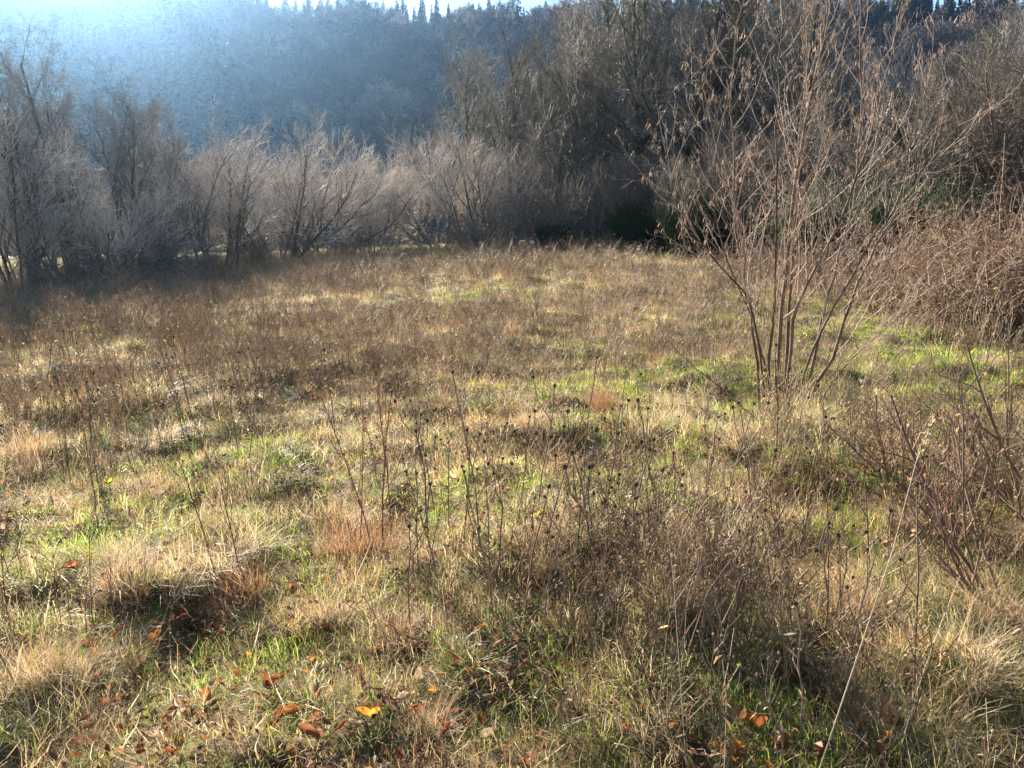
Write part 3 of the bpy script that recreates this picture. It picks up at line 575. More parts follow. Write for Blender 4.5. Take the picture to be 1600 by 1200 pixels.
# zones, in metres on the ground
def patch(px, py, rad): p = G(px, py); return (p.x, p.y, rad)
GP = [patch(*a) for a in ((420, 1050, 0.6), (60, 880, 0.7), (240, 800, 0.5), (430, 740, 0.8), (960, 745, 0.8), (1060, 690, 1.0), (1000, 590, 1.3), (940, 640, 0.9), (1330, 510, 2.2), (1450, 535, 2.0), (1540, 590, 1.5), (1420, 600, 1.6), (1500, 560, 2.2), (1380, 585, 1.5), (1590, 560, 2.0), (1260, 530, 1.2), (690, 402, 3.5), (560, 395, 3), (1200, 1130, 0.35), (60, 1040, 0.5), (880, 1090, 0.3), (720, 780, 0.5), (1040, 395, 2.5), (520, 880, 0.4), (820, 460, 1.6), (1570, 520, 1.2))]
RP = [patch(*a) for a in ((1500, 1000, 0.8), (1560, 850, 0.7), (1240, 700, 0.9), (1150, 660, 0.8), (700, 960, 0.5), (900, 950, 0.6), (1050, 980, 0.6), (330, 830, 0.5), (30, 690, 1.0), (1000, 420, 4), (800, 430, 4), (1330, 640, 0.9))]
def near(x, y, ps):
    v = np.zeros_like(x)
    for (a, b, r) in ps: v = np.maximum(v, np.exp(-((x - a) ** 2 + (y - b) ** 2) / (r * r)))
    return v
def sample(dens, lim=56):
    edges = [1.25, 2, 3, 4.2, 6, 8.5, 12, 17, 24, 33, 46]; X = []; Y = []
    for a, b in zip(edges[:-1], edges[1:]):
        half = R(lim if a < 5 else 46); n = int(dens(0.5 * (a + b)) * half * (b * b - a * a))
        d = np.sqrt(rng.uniform(a * a, b * b, n)); t = rng.uniform(-half, half, n); X.append(d * np.sin(t)); Y.append(d * np.cos(t))
    return np.concatenate(X), np.concatenate(Y)
def zones(x, y):
    d = np.hypot(x, y)
    gz = np.clip(0.9 * near(x, y, GP) + 0.75 * sstep(0.47, 0.62, fbm(x, y, 1.7, 21)) * (1 - 0.6 * sstep(7, 14, d)) , 0, 1)
    gz = np.where(d > 36, np.maximum(gz, 0.6), gz)
    st = sstep(5.0, 8.5, d) * (0.35 + 0.65 * sstep(0.38, 0.55, fbm(x, y, 3.0, 31))) * (1 - 0.85 * near(x, y, GP)) + 0.95 * sstep(-0.7, 0.5, x) * (1 - sstep(5.0, 6.5, d)) * sstep(0.36, 0.52, fbm(x, y, 0.9, 33)) * sstep(1.9, 2.6, d) * (1 - 0.7 * near(x, y, GP))
    st = st * (1 - sstep(36, 40, d))
    tl = np.clip(0.9 * near(x, y, RP) + 0.5 * sstep(0.5, 0.63, fbm(x, y, 1.2, 41)), 0, 1)
    return d, gz, np.clip(st, 0, 1), tl
def lay(name, kinds, dens, prob, smin, smax, tints, label, cat, grow_far=0.0, tilt=0.12, sz=(0.8, 1.25)):
    x, y = sample(dens); d, gz, st, tl = zones(x, y); k = rng.random(len(x)) < prob(d, gz, st, tl, x, y); x, y, d = x[k], y[k], d[k]; n = len(x)
    s = rng.uniform(smin, smax, n) * (1 + grow_far * sstep(6, 30, d)); hz = s * rng.uniform(*sz, n) / (1 + 0.45 * grow_far * sstep(6, 30, d))
    hz = hz * (0.55 + 0.9 * fbm(x, y, 0.9, 81, 2)); c = pick(tints, n, rng, 0.2, 3.0) * (0.6 + 0.8 * fbm(x, y, 1.4, 51))[:, None]
    if name == 'green_grass': c = c * (1 + near(x, y, GP)[:, None] * np.array([0.15, 0.35, -0.1]))      # brighter, greener tint inside the green patches
    P = np.stack([x, y, height(x, y) - 0.01], 1)
    return scatter(name, kinds, P, np.stack([rng.normal(0, tilt, n), rng.normal(0, tilt, n), rng.random(n) * 6.283], 1), np.stack([s, s, hz], 1), rng.integers(0, len(kinds), n), c, label, cat, 4.2)
def D(n0, d0, p): return lambda d: n0 * min(1.0, (d0 / d) ** p)
lay('green_grass', k_green, D(135, 4.2, 1.25), lambda d, g, s, t, x, y: 0.16 + 0.84 * g, 0.65, 1.2, [(1, 1.05, 0.9), (1.1, 1.1, 0.8), (0.9, 0.98, 0.9)], 'short green grass growing through the meadow', 'grass', 1.5)
lay('matted_dry_grass', k_mat, D(125, 4.2, 1.2), lambda d, g, s, t, x, y: 0.92 - 0.6 * g - 0.2 * g * (d > 4), 0.7, 1.25, [(1, 1, 1), (1.05, 0.95, 0.85), (0.9, 0.9, 0.9)], 'flattened straw coloured grass covering the meadow', 'dry grass', 1.6)
lay('tall_dry_grass', k_tall, D(55, 4.2, 1.1), lambda d, g, s, t, x, y: np.clip(0.10 + 0.85 * t + 0.2 * s - 0.4 * g + 0.25 * sstep(0, 0.8, x) * (d < 5), 0, 1), 0.55, 1.0, [(1, 1, 1), (1.0, 0.88, 0.75), (1.05, 1.0, 0.9)], 'upright dry straw grass between the tussocks', 'dry grass', 0.9)
lay('dead_stalks', k_stalk, D(62, 6.0, 1.0), lambda d, g, s, t, x, y: 0.03 + 0.85 * s, 0.6, 1.15, [(1.05, 1.08, 1.05), (1.15, 1.14, 1.06), (0.82, 0.82, 0.82), (1.3, 1.32, 1.25)], 'thin brown dead flower stalks crowding the meadow', 'dead stalks', 0.6)
lay('leaf_litter', k_litter, D(46, 4.5, 1.8), lambda d, g, s, t, x, y: 0.2 + 0.75 * sstep(0.5, 0.62, fbm(x, y, 0.9, 61)) * (1 - sstep(6, 10, d)), 0.7, 1.2, [(1, 1, 1), (1.15, 0.9, 0.8), (0.85, 0.85, 0.85)], 'small brown leaf litter between the grass', 'leaf litter', 0)
lay('fine_herbs', k_fern, D(20, 4.5, 2.0), lambda d, g, s, t, x, y: 0.9 * sstep(0.56, 0.66, fbm(x, y, 1.0, 71)) * (d < 9), 0.7, 1.3, [(1, 1, 1), (0.9, 1.0, 1.05)], 'feathery fine green herbs low among the grass', 'herbs', 0)

# ------------------------------------------------------------------ tussocks
def tussock(seed, n, L, pal, th1=(0.5, 2.0), w=(0.0014, 0.003), mix=True):
    r = np.random.default_rng(seed); root = link('grass_tussock', None); g = Geo(); k = 8; n = int(n * 1.5)
    for i in range(k):
        a = r.random() * 6.283; q = 0.15 * math.sqrt(r.random()); f_ = r.uniform(0.45, 1.1); b = a + r.normal(0, 1.0); m = r.uniform(0.1, 0.9)
        blades(g, int(n / k * r.uniform(0.6, 1.4)), 0.065, (L[0] * f_ * 0.5, L[1] * f_), (w[0], w[1] * 1.3), (0.0, 0.7), th1, [pal[r.integers(0, len(pal))], pal[r.integers(0, len(pal))]] + ([STRAW[r.integers(0, 4)], BRN[r.integers(0, 4)]] if mix else []), 3, r, (q * math.cos(a), q * math.sin(a), 0), lean=(m * math.cos(b), m * math.sin(b)), kinky=0.5)
    c = link('blades', g.mesh('blades', M_TUFT), root); c['kind'] = 'stuff'
    g = Geo(); blades(g, n // 3, 0.18, (0.10, 0.26), (w[0], w[1] * 1.6), (0.6, 1.4), (0.1, 0.7), BRN + STRAW[:2], 3, r, kinky=0.7); c = link('dead_skirt', g.mesh('dead_skirt', M_TUFT), root); c['kind'] = 'stuff'
    tag(root, 'x', 'tussock', 'grass tussocks in the meadow'); return root
tus_r = [tussock(400, 520, (0.25, 0.55), RUST + STRAW[:1], (0.2, 1.1)), tussock(401, 480, (0.2, 0.45), RUST + STRAW[:2], (0.4, 1.7))]
tus_rust = tussock(408, 620, (0.25, 0.55), [(0.26, 0.13, 0.065), (0.33, 0.18, 0.09), (0.20, 0.10, 0.055)], (0.0, 0.8), mix=False)
tus_s = [tussock(402, 460, (0.2, 0.45), STRAW, (0.6, 2.0)), tussock(403, 460, (0.2, 0.5), STRAW + GREEN[:2], (0.4, 1.8))]
tus_g = [tussock(404, 420, (0.15, 0.38), GREEN + STRAW[:1], (0.4, 1.9), (0.0025, 0.005)), tussock(405, 420, (0.15, 0.34), GREEN[:3], (0.6, 2.1), (0.0025, 0.005))]
def tus(p, px, py, s, label, sz=None):
    q = G(px, py); s = s * 0.8; o = place(p, (q.x, q.y, H(q.x, q.y) - 0.01), rnd.uniform(0, 6.28), s, label, sz); return o
tus(tus_rust, 578, 872, 1.2, 'tall rusty brown tussock around dead stems, left of centre')
tus(tus_r[1], 545, 868, 1.1, 'pale orange tussock leaning left of the rusty one')
tus(tus_s[0], 325, 880, 1.05, 'bushy straw tussock in the left foreground')
tus(tus_rust, 375, 930, 0.8, 'small upright brown tussock below the bushy straw one')
tus(tus_s[1], 268, 915, 0.7, 'low straw tussock left of the small brown tussock')
tus(tus_g[0], 228, 820, 0.95, 'green tussock in the left foreground')
tus(tus_g[1], 440, 745, 1.05, 'wide green tussock behind the bushy straw one')
tus(tus_s[1], 1240, 672, 1.6, 'straw tussock wrapped around the hazel base')
tus(tus_s[0], 1200, 655, 1.1, 'straw tussock against the left stems of the hazel')
tus(tus_s[1], 1268, 662, 1.1, 'straw tussock against the right stems of the hazel')
tus(tus_r[1], 1222, 690, 0.9, 'orange straw tuft just in front of the hazel stems')
tus(tus_g[0], 1310, 720, 1.25, 'big dark green tussock in front of the hazel')
tus(tus_s[0], 1170, 690, 1.4, 'straw tussock left of the hazel base')
tus(tus_r[1], 1345, 655, 1.0, 'golden tussock right of the hazel base')
tus(tus_rust, 945, 640, 1.1, 'round rusty tussock on the green strip')
tus(tus_r[1], 1020, 525, 1.1, 'pale orange tussock at the top of the green strip')
tus(tus_r[0], 35, 715, 1.0, 'brown tussock at the left edge')
tus(tus_s[0], 770, 700, 1.05, 'pale flattened tussock at the centre')
tus(tus_g[1], 740, 640, 0.9, 'dull green tussock above the pale centre one')
tus(tus_r[1], 640, 985, 0.8, 'orange straw tussock at bottom centre')
tus(tus_r[1], 900, 965, 0.75, 'thin rusty tussock right of bottom centre')
tus(tus_s[0], 1010, 1120, 0.7, 'pale straw tussock at the bottom of the picture')
tus(tus_r[0], 1050, 900, 0.7, 'upright rusty tussock among dead stalks')
tus(tus_s[1], 890, 800, 0.8, 'straw tussock behind the seed heads at centre')
tus(tus_s[0], 1500, 1040, 1.0, 'tall straw tussock in the right foreground')
tus(tus_r[1], 1560, 980, 1.1, 'golden straw tussock at the right edge')
tus(tus_s[1], 1430, 1130, 0.85, 'straw tussock in the bottom right corner')
tus(tus_g[0], 80, 900, 0.8, 'light green tussock at the left edge')
tus(tus_g[1], 420, 1110, 0.6, 'short green tuft in the bottom left')
tus(tus_s[0], 1462, 500, 1.5, 'tall pale straw clump at the foot of the bramble bank')
tus(tus_s[1], 1500, 530, 1.2, 'leaning straw clump right of the tallest pale clump')
tus(tus_r[0], 100, 1060, 0.6, 'brown tussock in the bottom left corner')
for i in range(175):
    px = rnd.uniform(20, 1580); py = rnd.uniform(440, 690) if i < 70 else rnd.uniform(620, 1170); q = G(px, py)
    if abs(px - 1215) < 60 and 560 < py < 680: continue
    p, cn = rnd.choice(((tus_r[0], 'rusty'), (tus_r[1], 'orange'), (tus_s[0], 'straw'), (tus_s[1], 'straw'), (tus_g[0], 'green'), (tus_g[1], 'short green')))
    hv = 'far left' if px < 320 else 'left' if px < 640 else 'middle' if px < 960 else 'right' if px < 1280 else 'far right'
    dv = 'far' if py < 520 else 'mid-distance' if py < 690 else 'near' if py < 900 else 'nearest'
    place(p, (q.x, q.y, H(q.x, q.y) - 0.02), rnd.uniform(0, 6.28), rnd.uniform(0.5, 0.95) if py < 690 else rnd.uniform(0.35, 0.75), f'{cn} tussock in the {dv} part of the meadow, {hv} side', tilt=(rnd.gauss(0, 0.12), rnd.gauss(0, 0.12)))

# ------------------------------------------------------------------ dead flower stems with seed heads
def seed_stem(seed, h, nb):
    r = np.random.default_rng(seed); root = link('seed_head_stem', None); tb = Tubes(); c = pick([(0.15, 0.105, 0.075), (0.20, 0.14, 0.10)], 1, r)[0]; lx, ly = r.normal(0, 0.14, 2) * h
    P_ = [np.array([0, 0, -0.04])] + [np.array([lx * s ** 1.3 + r.normal(0, 0.008), ly * s ** 1.3 + r.normal(0, 0.008), h * s]) for s in (0.3, 0.55, 0.8, 1.0)]
    tb.add(P_, [0.0036, 0.0034, 0.003, 0.0026, 0.002], c, 5); ends = [(P_[4], P_[4] - P_[3])]
    for q in range(nb):
        u = 0.35 + 0.5 * q / nb + r.uniform(0, 0.1); f_ = u * 4; j = min(int(f_), 3); b = P_[j] * (1 - f_ + j) + P_[j + 1] * (f_ - j); a = q * 2.4 + r.uniform(0, 1); l = h * r.uniform(0.18, 0.36)
        e = b + np.array([math.cos(a) * 0.45, math.sin(a) * 0.45, 0.9]) * l; m = (b + e) / 2 + np.array([math.cos(a), math.sin(a), -0.3]) * 0.02
        tb.add([b, m, e], [0.0024, 0.002, 0.0017], c, 4); ends.append((e, e - m))
    link('stalk', tb.into(Geo()).mesh('stalk', M_STEM, True), root)
    for e, ax in ends:
        g = Geo(); bead(g, (0, 0, 0), 0.0068, 0.0078, (0.07, 0.048, 0.036), ax, 8, 3)
        for k in range(9):
            a = k * 0.7; dv = np.array([math.cos(a) * 0.9, math.sin(a) * 0.9, r.uniform(-0.2, 1.0)]); leafquad(g, dv * 0.004, dv, r.uniform(0.006, 0.011), 0.005, pick([(0.13, 0.085, 0.055), (0.2, 0.14, 0.09)], 1, r)[0], r)
        o = link('seed_head', g.mesh('seed_head', M_HEAD), root); o.location = e; s = r.uniform(0.8, 1.25); o.scale = (s, s, s)
    if True:
        g = Geo()
        for q in range(7):
            u = r.uniform(0.1, 0.8); b = P_[0] * (1 - u) + P_[4] * u; a = r.random() * 6.283; leafquad(g, b, [math.cos(a), math.sin(a), -0.6], r.uniform(0.025, 0.06), 0.009, pick(BRN + RUST, 1, r)[0], r)
        o = link('withered_leaves', g.mesh('withered_leaves', M_GREENLEAF), root); o['kind'] = 'stuff'
    tag(root, 'x', 'dead flower', 'dead flower stems with round seed heads'); return root
seeds = [seed_stem(500 + i, 0.42 + 0.05 * i, 1 + i % 4) for i in range(6)]
spots = [(960, 905), (940, 915), (975, 925), (990, 930), (925, 900), (1010, 900), (900, 880), (840, 800), (770, 790), (700, 820), (750, 830), (680, 800), (1060, 850), (1120, 860), (1200, 880), (1390, 880), (1380, 900), (1400, 860), (1250, 860), (1150, 900), (1320, 1090), (1430, 1080), (1250, 1150), (1310, 1000), (780, 890), (870, 1000), (1030, 800), (1100, 780), (1180, 800), (1260, 790), (140, 720), (150, 740), (300, 650), (90, 690), (220, 690), (60, 700)]
for px, py in spots + [(rnd.uniform(640, 1500), rnd.uniform(700, 1000)) for _ in range(38)] + [(rnd.uniform(20, 620), rnd.uniform(600, 740)) for _ in range(20)]:
    q = G(px, py); hv = 'at the left of the meadow' if px < 620 else 'near the centre foreground' if px < 1030 else 'in the tangle below the hazel'
    k = rnd.randrange(6); nn = 2 + k % 4
    place(seeds[k], (q.x, q.y, H(q.x, q.y)), rnd.uniform(0, 6.28), rnd.uniform(0.75, 1.15), f'dead stem with {("two", "three", "four", "five")[nn - 2]} round seed heads {hv}', tilt=(rnd.gauss(0, 0.06), rnd.gauss(0, 0.06)))

# ------------------------------------------------------------------ tall reddish dead stems, shrub twigs, single grass stems
def tall_stem(seed, h, red=False):
    r = random.Random(seed); nr = np.random.default_rng(seed); root = link('tall_dead_stem', None); out = []
    PP = dict(n=[1, 7, 2], seg=[7, 3, 2], wob=[0.06, 0.12, 0.1], up=[0.05, 0.12, 0.1], tap=[0.35, 0.5, 0.6], t0=[0.25, 0.3], ang=[0.5, 0.5], len=[0.28, 0.4], rr=[0.55, 0.6], rmin=0.0014)
    grow(r, Vector((0, 0, -0.05)), Vector((r.gauss(0, 0.12), r.gauss(0, 0.12), 1)), h, 0.0045, 0, PP, out); t = Tubes(); b = Tubes(); lf = Geo(); pal = [(0.20, 0.09, 0.065), (0.17, 0.085, 0.06), (0.24, 0.13, 0.09)]
    for lev, pts, rs, ow in out:
        (t if lev == 0 else b).add(pts, rs, pick(pal, 1, nr)[0], 6 if lev == 0 else 4)
        for p in pts[2:]:
            if r.random() < 0.35: leafquad(lf, p, (r.gauss(0, 0.5), r.gauss(0, 0.5), -0.9), r.uniform(0.02, 0.05), 0.014, pick([(0.22, 0.08, 0.05), (0.16, 0.07, 0.045), (0.30, 0.14, 0.08)], 1, nr)[0], nr)
    link('stem', t.into(Geo()).mesh('stem', M_STEM, True), root); o = link('branches', b.into(Geo()).mesh('branches', M_STEM, True), root); o['kind'] = 'stuff'
    o = link('withered_leaves', lf.mesh('withered_leaves', M_GREENLEAF), root); o['kind'] = 'stuff'
    tag(root, 'x', 'dead stem', 'tall reddish dead stems'); return root
ts = [tall_stem(600 + i, 0.9 + 0.07 * i) for i in range(4)]
for i, (px, py, s, lb) in enumerate(((600, 865, 1.05, 'tall reddish dead stem rising from the rusty tussock, rightmost'), (582, 870, 0.95, 'tall reddish dead stem in the middle of the rusty tussock'), (560, 872, 0.8, 'shorter reddish dead stem at the left of the rusty tussock'), (612, 850, 0.9, 'thin reddish dead stem just behind the rusty tussock'),
        (375, 905, 0.75, 'dead stem standing in the small brown tussock'), (330, 870, 0.8, 'dead stem standing in the bushy straw tussock'), (150, 780, 0.7, 'dead stem in the green grass at left'), (205, 700, 0.7, 'dead stem at the left of the mid meadow'), (550, 640, 0.8, 'dead stem standing up above the mid meadow'), (670, 930, 0.6, 'dead stem by the orange straw tussock'),
        (1010, 690, 0.6, 'dead stem left of the hazel on the green strip'), (1180, 960, 0.7, 'dark dead stem in the right foreground tangle'), (1290, 960, 0.75, 'dark dead stem right of the tangle centre'), (1390, 1000, 0.7, 'dark dead stem near the bent pale grass'), (1100, 930, 0.65, 'dead stem left of the right foreground tangle'), (20, 1000, 0.6, 'dark leaning dead stem at the lower left edge'))):
    q = G(px, py); place(ts[i % 4], (q.x, q.y, H(q.x, q.y)), rnd.uniform(0, 6.28), s, lb)
DKB = [(0.19, 0.12, 0.08), (0.14, 0.085, 0.06), (0.25, 0.16, 0.11)]
def twig_shrub(seed, n, L, lean):
    r = random.Random(seed); nr = np.random.default_rng(seed); root = link('twiggy_shrub', None); b = Tubes()
    PP = dict(n=[1, 9, 4], seg=[6, 4, 2], wob=[0.10, 0.16, 0.14], up=[0.04, 0.06, 0.04], tap=[0.4, 0.5, 0.6], t0=[0.2, 0.15], ang=[0.6, 0.6], len=[0.36, 0.4], rr=[0.6, 0.6], rmin=0.0014); lf = Geo()
    for i in range(n):
        a = r.uniform(0, 6.28); k = r.uniform(0.1, 0.7); out = []
        grow(r, Vector((0.12 * math.cos(a), 0.12 * math.sin(a), -0.05)), Vector((math.cos(a) * k + lean[0], math.sin(a) * k + lean[1], 1)).normalized(), L * r.uniform(0.7, 1.15), 0.0075 * r.uniform(0.7, 1.1), 0, PP, out)
        for lev, pts, rs, ow in out:
            if lev == 0: t = Tubes(); t.add(pts, rs, pick(DKB, 1, nr)[0], 6); link('stem', t.into(Geo()).mesh('stem', M_STEM, True), root)
            else: b.add(pts, rs, pick(DKB, 1, nr)[0], 3)
            for p in pts[1:]:
                if lev and r.random() < 0.12: leafquad(lf, p, (r.gauss(0, 0.5), r.gauss(0, 0.5), -0.7), r.uniform(0.02, 0.04), 0.015, pick(RUST + BRN, 1, nr)[0], nr)
    o = link('twigs', b.into(Geo()).mesh('twigs', M_STEM, True), root); o['kind'] = 'stuff'; o = link('withered_leaves', lf.mesh('withered_leaves', M_GREENLEAF), root); o['kind'] = 'stuff'
    tag(root, 'x', 'shrub', 'leafless low shrubs in the right foreground'); return root
tw = [twig_shrub(620, 9, 0.85, (-0.35, 0.05)), twig_shrub(621, 8, 0.75, (-0.1, 0.1))]
for k, px, py, s, lb in ((0, 1600, 960, 1.1, 'brown leafless twiggy shrub leaning in from the right edge'), (1, 1500, 830, 0.95, 'low leafless twiggy shrub right of the pale grass plume'), (1, 1420, 760, 0.8, 'small leafless twiggy shrub in front of the golden tussock'), (0, 1640, 800, 1.1, 'leafless twiggy shrub behind the one at the right edge'), (1, 1240, 880, 0.6, 'small dark twiggy plant in the right tangle')):
    q = G(px, py); place(tw[k], (q.x, q.y, H(q.x, q.y)), rnd.uniform(-0.4, 0.4), s, lb)
def grass_stem(name, pts, rad, plume, label):
    b = Vector(pts[0]); root = link(name, None); root.location = b; tb = Tubes(); c = (0.50, 0.41, 0.28); n = len(pts)
    tb.add([Vector(p) - b for p in pts], [rad * (1 - 0.6 * i / (n - 1)) for i in range(n)], c, 5); link('stalk', tb.into(Geo()).mesh('stalk', M_STEM, True), root)
    if plume:
        g = Geo(); a = Vector(pts[-2]) - b; e = Vector(pts[-1]) - b; r = np.random.default_rng(9)
        for i in range(150):
            u = r.random(); q = a.lerp(e, u); d = (e - a).normalized() + Vector(r.normal(0, 0.45, 3)); leafquad(g, q, d, r.uniform(0.012, 0.028) * (1.2 - 0.6 * u), 0.003, pick([(0.55, 0.46, 0.32), (0.48, 0.38, 0.25)], 1, r)[0], r)
        o = link('plume', g.mesh('plume', M_TUFT), root); o['kind'] = 'stuff'
    tag(root, label, 'grass stem', 'single long pale grass stems')
def stem_px(pl, y0, y1): return [at(px, py, y0 + (y1 - y0) * i / (len(pl) - 1)) for i, (px, py) in enumerate(pl)]
b = G(1270, 1215); grass_stem('plumed_grass_stem', [b - Vector((0, 0, 0.05))] + stem_px([(1345, 1010), (1395, 860), (1432, 720), (1458, 655)], b.y + 0.02, b.y + 0.12), 0.0022, True, 'long pale grass stem with feathery plume crossing the right foreground')
b = G(1075, 1195); grass_stem('pale_grass_stem', [b - Vector((0, 0, 0.05))] + stem_px([(1062, 1050), (1052, 900), (1040, 800)], b.y, b.y + 0.2), 0.0016, False, 'thin upright pale stem near the large brown leaf')
b = G(150, 1150); grass_stem('pale_grass_stem', [b - Vector((0, 0, 0.02)), *[G(px, py) + Vector((0, 0, z)) for px, py, z in ((175, 1090, 0.05), (190, 1040, 0.09), (205, 1000, 0.12))]], 0.0022, False, 'pale bent straw lying in the lower left grass')
b = G(1335, 940); grass_stem('pale_grass_stem', [b + Vector((0, 0, 0.05)), *[G(px, py) + Vector((0, 0, z)) for px, py, z in ((1390, 920, 0.07), (1440, 895, 0.09))]], 0.005, False, 'thick pale dead stalk lying in the right tangle')
b = G(1010, 700); grass_stem('plumed_grass_stem', [b - Vector((0, 0, 0.05))] + stem_px([(1014, 640), (1013, 590), (1015, 555)], b.y, b.y + 0.05), 0.002, True, 'short plumed grass stem left of the hazel')
for i, (a, e) in enumerate((((1330, 640), (1500, 470)), ((1180, 700), (1060, 560)), ((700, 860), (640, 770)), ((1530, 1110), (1420, 800)), ((1400, 1180), (1500, 900)), ((60, 1160), (0, 960)))):
    b = G(*a); grass_stem('pale_grass_stem', [b - Vector((0, 0, 0.04))] + stem_px([((a[0] * 2 + e[0]) / 3, (a[1] * 2 + e[1]) / 3 - 8), ((a[0] + 2 * e[0]) / 3, (a[1] + 2 * e[1]) / 3 - 10), e], b.y + 0.05, b.y + 0.35), 0.0016, False,
        ('long thin pale stem arching right of the hazel', 'thin pale stem leaning left of the hazel base', 'thin pale stem leaning beside the rusty tussock', 'tall pale stem leaning left in the bottom right', 'tall pale stem leaning right in the bottom right', 'dark leaning stalk at the bottom left edge')[i])

# ------------------------------------------------------------------ fallen leaves and green leaf rosettes
def leaf_mesh(seed, L, w, curl, fold):
    r = np.random.default_rng(seed); n = 7; V = []
    for i in range(n):
        t = i / (n - 1); x = (t - 0.5) * L; hw = w * 0.5 * math.sin(math.pi * min(1, t * 0.92 + 0.04)) ** 0.8 * (1 + 0.15 * r.normal()); z = curl * L * (4 * (t - 0.5) ** 2) + r.normal(0, 0.02) * L
        V += [(x, -hw, z + fold * hw + r.normal(0, 0.05) * hw), (x, 0, z), (x, hw, z + fold * hw + r.normal(0, 0.05) * hw)]
    f = []
    for i in range(n - 1):
        a = 3 * i; f += [(a, a + 1, a + 4, a + 3), (a + 1, a + 2, a + 5, a + 4)]
    g = Geo(); g.add(V, [np.array(f)], (1, 1, 1)); return g.mesh('fallen_leaf', M_LEAF, False)
lm = [leaf_mesh(700 + i, 0.032 + 0.005 * i, 0.019 + 0.004 * (i % 3), (0.05, 0.2, 0.35, 0.12, 0.45, 0.25)[i], (0.3, 0.8, 1.2, 0.5, 0.2, 1.6)[i]) for i in range(6)]
LC = [('orange', (0.38, 0.14, 0.045)), ('rust red', (0.24, 0.085, 0.04)), ('rusty brown', (0.24, 0.115, 0.055)), ('dark brown', (0.14, 0.075, 0.05)), ('pale tan', (0.38, 0.27, 0.18)), ('golden orange', (0.50, 0.23, 0.04))]
def leaf(px, py, kind=None, s=1.0, label=None, col=None):
    q = G(px, py); k = rnd.randrange(6); c = kind if kind is not None else rnd.choices(range(6), (5, 4, 5, 4, 4, 2))[0]
    o = link('fallen_leaf', lm[k]); o.location = (q.x, q.y, H(q.x, q.y) + rnd.uniform(0.01, 0.055)); o.rotation_euler = (rnd.gauss(0, 0.45), rnd.gauss(0, 0.45), rnd.uniform(0, 6.28)); s = s * rnd.uniform(0.6, 1.35); o.scale = (s, s * rnd.uniform(0.7, 1.25), s * rnd.uniform(0.6, 1.5))
    cc = col or LC[c][1]; v = rnd.uniform(0.8, 1.2); o.color = (cc[0] * v, cc[1] * v, cc[2] * v, 1)
    st = ('flat', 'folded', 'curled', 'slightly curled', 'upturned', 'rolled')[k]
    hv = 'in the lower left grass' if px < 530 else 'at the bottom centre' if px < 1000 else 'in the lower right grass'
    dv = hv if py > 860 else 'in the left foreground' if px < 530 else 'in the centre of the meadow' if px < 1000 else 'in the grass below the hazel'
    tag(o, label or f'{st} {LC[c][0]} fallen leaf {dv}', 'leaf', 'fallen leaves in the grass')
for cx, cy_, n_, sx, sy in ((200, 1000, 34, 120, 60), (400, 1090, 40, 110, 60), (560, 1090, 34, 100, 60), (660, 1100, 26, 70, 60), (440, 970, 16, 80, 40), (120, 900, 18, 90, 50), (80, 800, 12, 60, 40), (330, 1150, 22, 120, 30), (1130, 1120, 24, 80, 50), (1280, 1130, 14, 80, 40), (880, 1050, 10, 70, 60), (860, 850, 6, 30, 25), (760, 740, 10, 150, 40), (1000, 770, 12, 150, 30), (560, 950, 8, 60, 40), (250, 760, 8, 150, 40)):
    for _ in range(n_): leaf(min(1580, max(15, rnd.gauss(cx, sx * 1.3))), min(1195, rnd.gauss(cy_, sy * 1.2)))
leaf(858, 845, 0, 1.1, 'bright orange fallen leaf just below the yellow leaf'); leaf(190, 1108, 5, 1.3, 'golden orange leaf in the lower left'); leaf(425, 1088, 0, 1.4, 'big bright orange leaf at lower left of centre')
leaf(1095, 1180, 3, 1.9, 'large dark brown leaf at the bottom right of centre'); leaf(1070, 1120, 3, 1.6, 'large dark red-brown leaf above the largest brown leaf'); leaf(1180, 1150, 0, 1.0, 'orange leaf right of the largest brown leaf')
for px, py, c, s, lb in ((845, 815, (0.55, 0.50, 0.04), 1.2, 'upright yellow leaf at the centre'), (1150, 1055, (0.60, 0.58, 0.03), 1.1, 'bright yellow leaf in the lower right'), (172, 768, (0.5, 0.5, 0.05), 0.9, 'small yellow leaf in the left foreground'), (1062, 832, (0.5, 0.5, 0.05), 0.7, 'small yellow leaf among the dead stalks'), (900, 843, (0.25, 0.35, 0.04), 1.0, 'narrow yellow-green leaf at the centre')): leaf(px, py, 5, s, lb, c)
def rosette(px, py, n, L, w, pal, label, seed):
    q = G(px, py); root = link('leaf_rosette', None); root.location = (q.x, q.y, H(q.x, q.y) + 0.02); r = np.random.default_rng(seed)
    for i in range(n):
        a = 6.283 * i / n + r.uniform(-0.4, 0.4); l = L * r.uniform(0.7, 1.15); V = []; m = 7
        for k in range(m):
            t = k / (m - 1); rr = 0.01 + l * t * 0.9; z = l * (0.75 * t - 0.75 * t * t); hw = w * 0.5 * max(0.08, math.sin(math.pi * (0.1 + 0.87 * t))); cs, sn = math.cos(a), math.sin(a)
            V += [(rr * cs - hw * sn, rr * sn + hw * cs, z + hw * 0.35), (rr * cs, rr * sn, z), (rr * cs + hw * sn, rr * sn - hw * cs, z + hw * 0.35)]
        f = []
        for k in range(m - 1): b = 3 * k; f += [(b, b + 1, b + 4, b + 3), (b + 1, b + 2, b + 5, b + 4)]
        g = Geo(); g.add(V, [np.array(f)], pick(pal, 1, r)[0]); link('leaf', g.mesh('leaf', M_GREENLEAF, True), root)
    tag(root, label, 'plant', 'green leaf rosettes')
DG = [(0.06, 0.12, 0.03), (0.09, 0.16, 0.04), (0.05, 0.09, 0.03)]
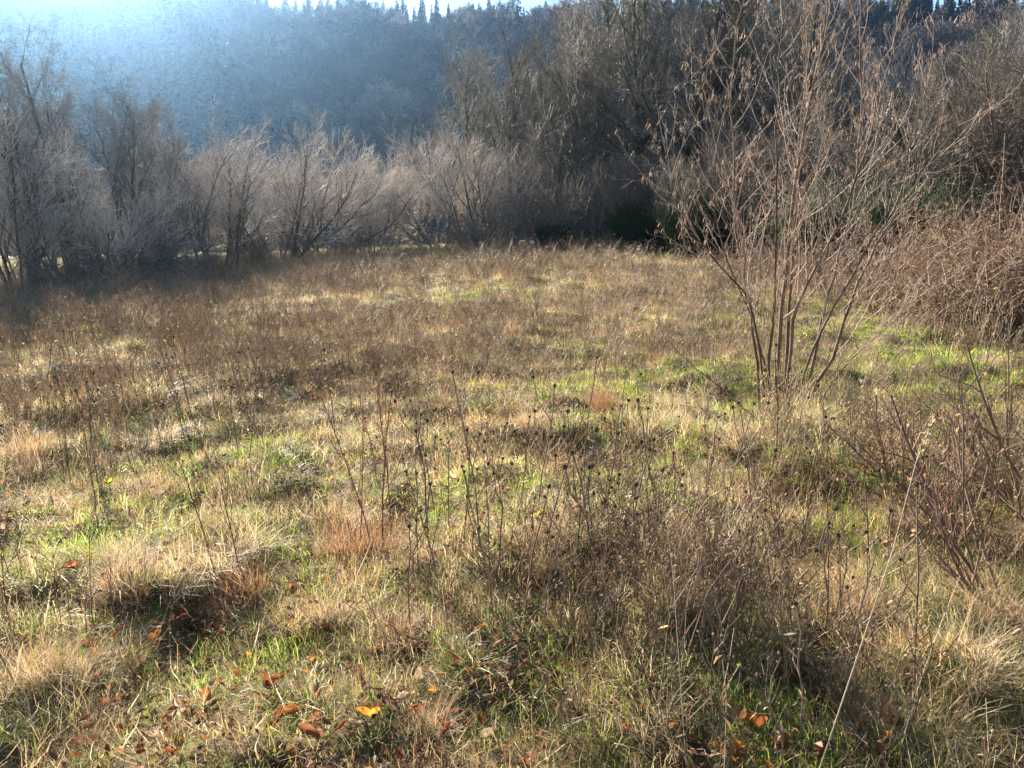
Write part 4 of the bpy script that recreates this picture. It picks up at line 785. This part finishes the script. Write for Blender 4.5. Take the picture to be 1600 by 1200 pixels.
rosette(1385, 1090, 4, 0.13, 0.028, DG, 'broad strap-leaved green rosette in the lower right', 1); rosette(1150, 1075, 4, 0.09, 0.03, DG, 'small green rosette under the bright yellow leaf', 2)
rosette(510, 1110, 5, 0.06, 0.02, DG, 'small green rosette among orange leaves', 3); rosette(1560, 500, 7, 0.25, 0.10, [(0.16, 0.24, 0.08), (0.22, 0.28, 0.10)], 'pale green leafy plant below the brambles', 5); rosette(1540, 490, 6, 0.2, 0.09, [(0.16, 0.24, 0.08)], 'smaller pale green leafy plant below the brambles', 6)

# ------------------------------------------------------------------ haze
m, nn_, ll = newmat('haze'); out = nn_.new('ShaderNodeOutputMaterial'); pv = nn_.new('ShaderNodeVolumePrincipled')
pv.inputs['Color'].default_value = HAZE_COL; pv.inputs['Density'].default_value = HAZE_DENSITY; pv.inputs['Anisotropy'].default_value = HAZE_G; ll.new(pv.outputs[0], out.inputs['Volume'])
X, Y0, Y1, Z0, Z1 = 720, -720, 720, -22, 118
g = Geo(); g.add([(-X, Y0, Z0), (X, Y0, Z0), (X, Y1, Z0), (-X, Y1, Z0), (-X, Y0, Z1), (X, Y0, Z1), (X, Y1, Z1), (-X, Y1, Z1)], [np.array([(0, 3, 2, 1), (4, 5, 6, 7), (0, 1, 5, 4), (1, 2, 6, 5), (2, 3, 7, 6), (3, 0, 4, 7)])], (1, 1, 1))
hz = link('haze', g.mesh('haze', m)); hz['kind'] = 'stuff'; hz['label'] = 'thin bluish haze hanging in the valley air'; hz['category'] = 'haze'

# ------------------------------------------------------------------ look-alikes: say which one, counted from the left
ORD = 'leftmost,second,third,fourth,fifth,sixth,seventh,eighth,ninth,tenth,eleventh,twelfth,thirteenth,fourteenth,fifteenth,sixteenth,seventeenth,eighteenth,nineteenth,twentieth'.split(',')
by = {}
for o in COL.objects:
    if o.parent is None and 'label' in o and o.get('group'): by.setdefault(o['label'], []).append(o)
for lb, os_ in by.items():
    if 1 < len(os_) <= 20:
        os_.sort(key=lambda o: math.atan2(o.location.x, o.location.y))
        for k, o in enumerate(os_): o['label'] = lb + (', leftmost such' if k == 0 else ', rightmost such' if k == len(os_) - 1 else f', {ORD[k]} from left')
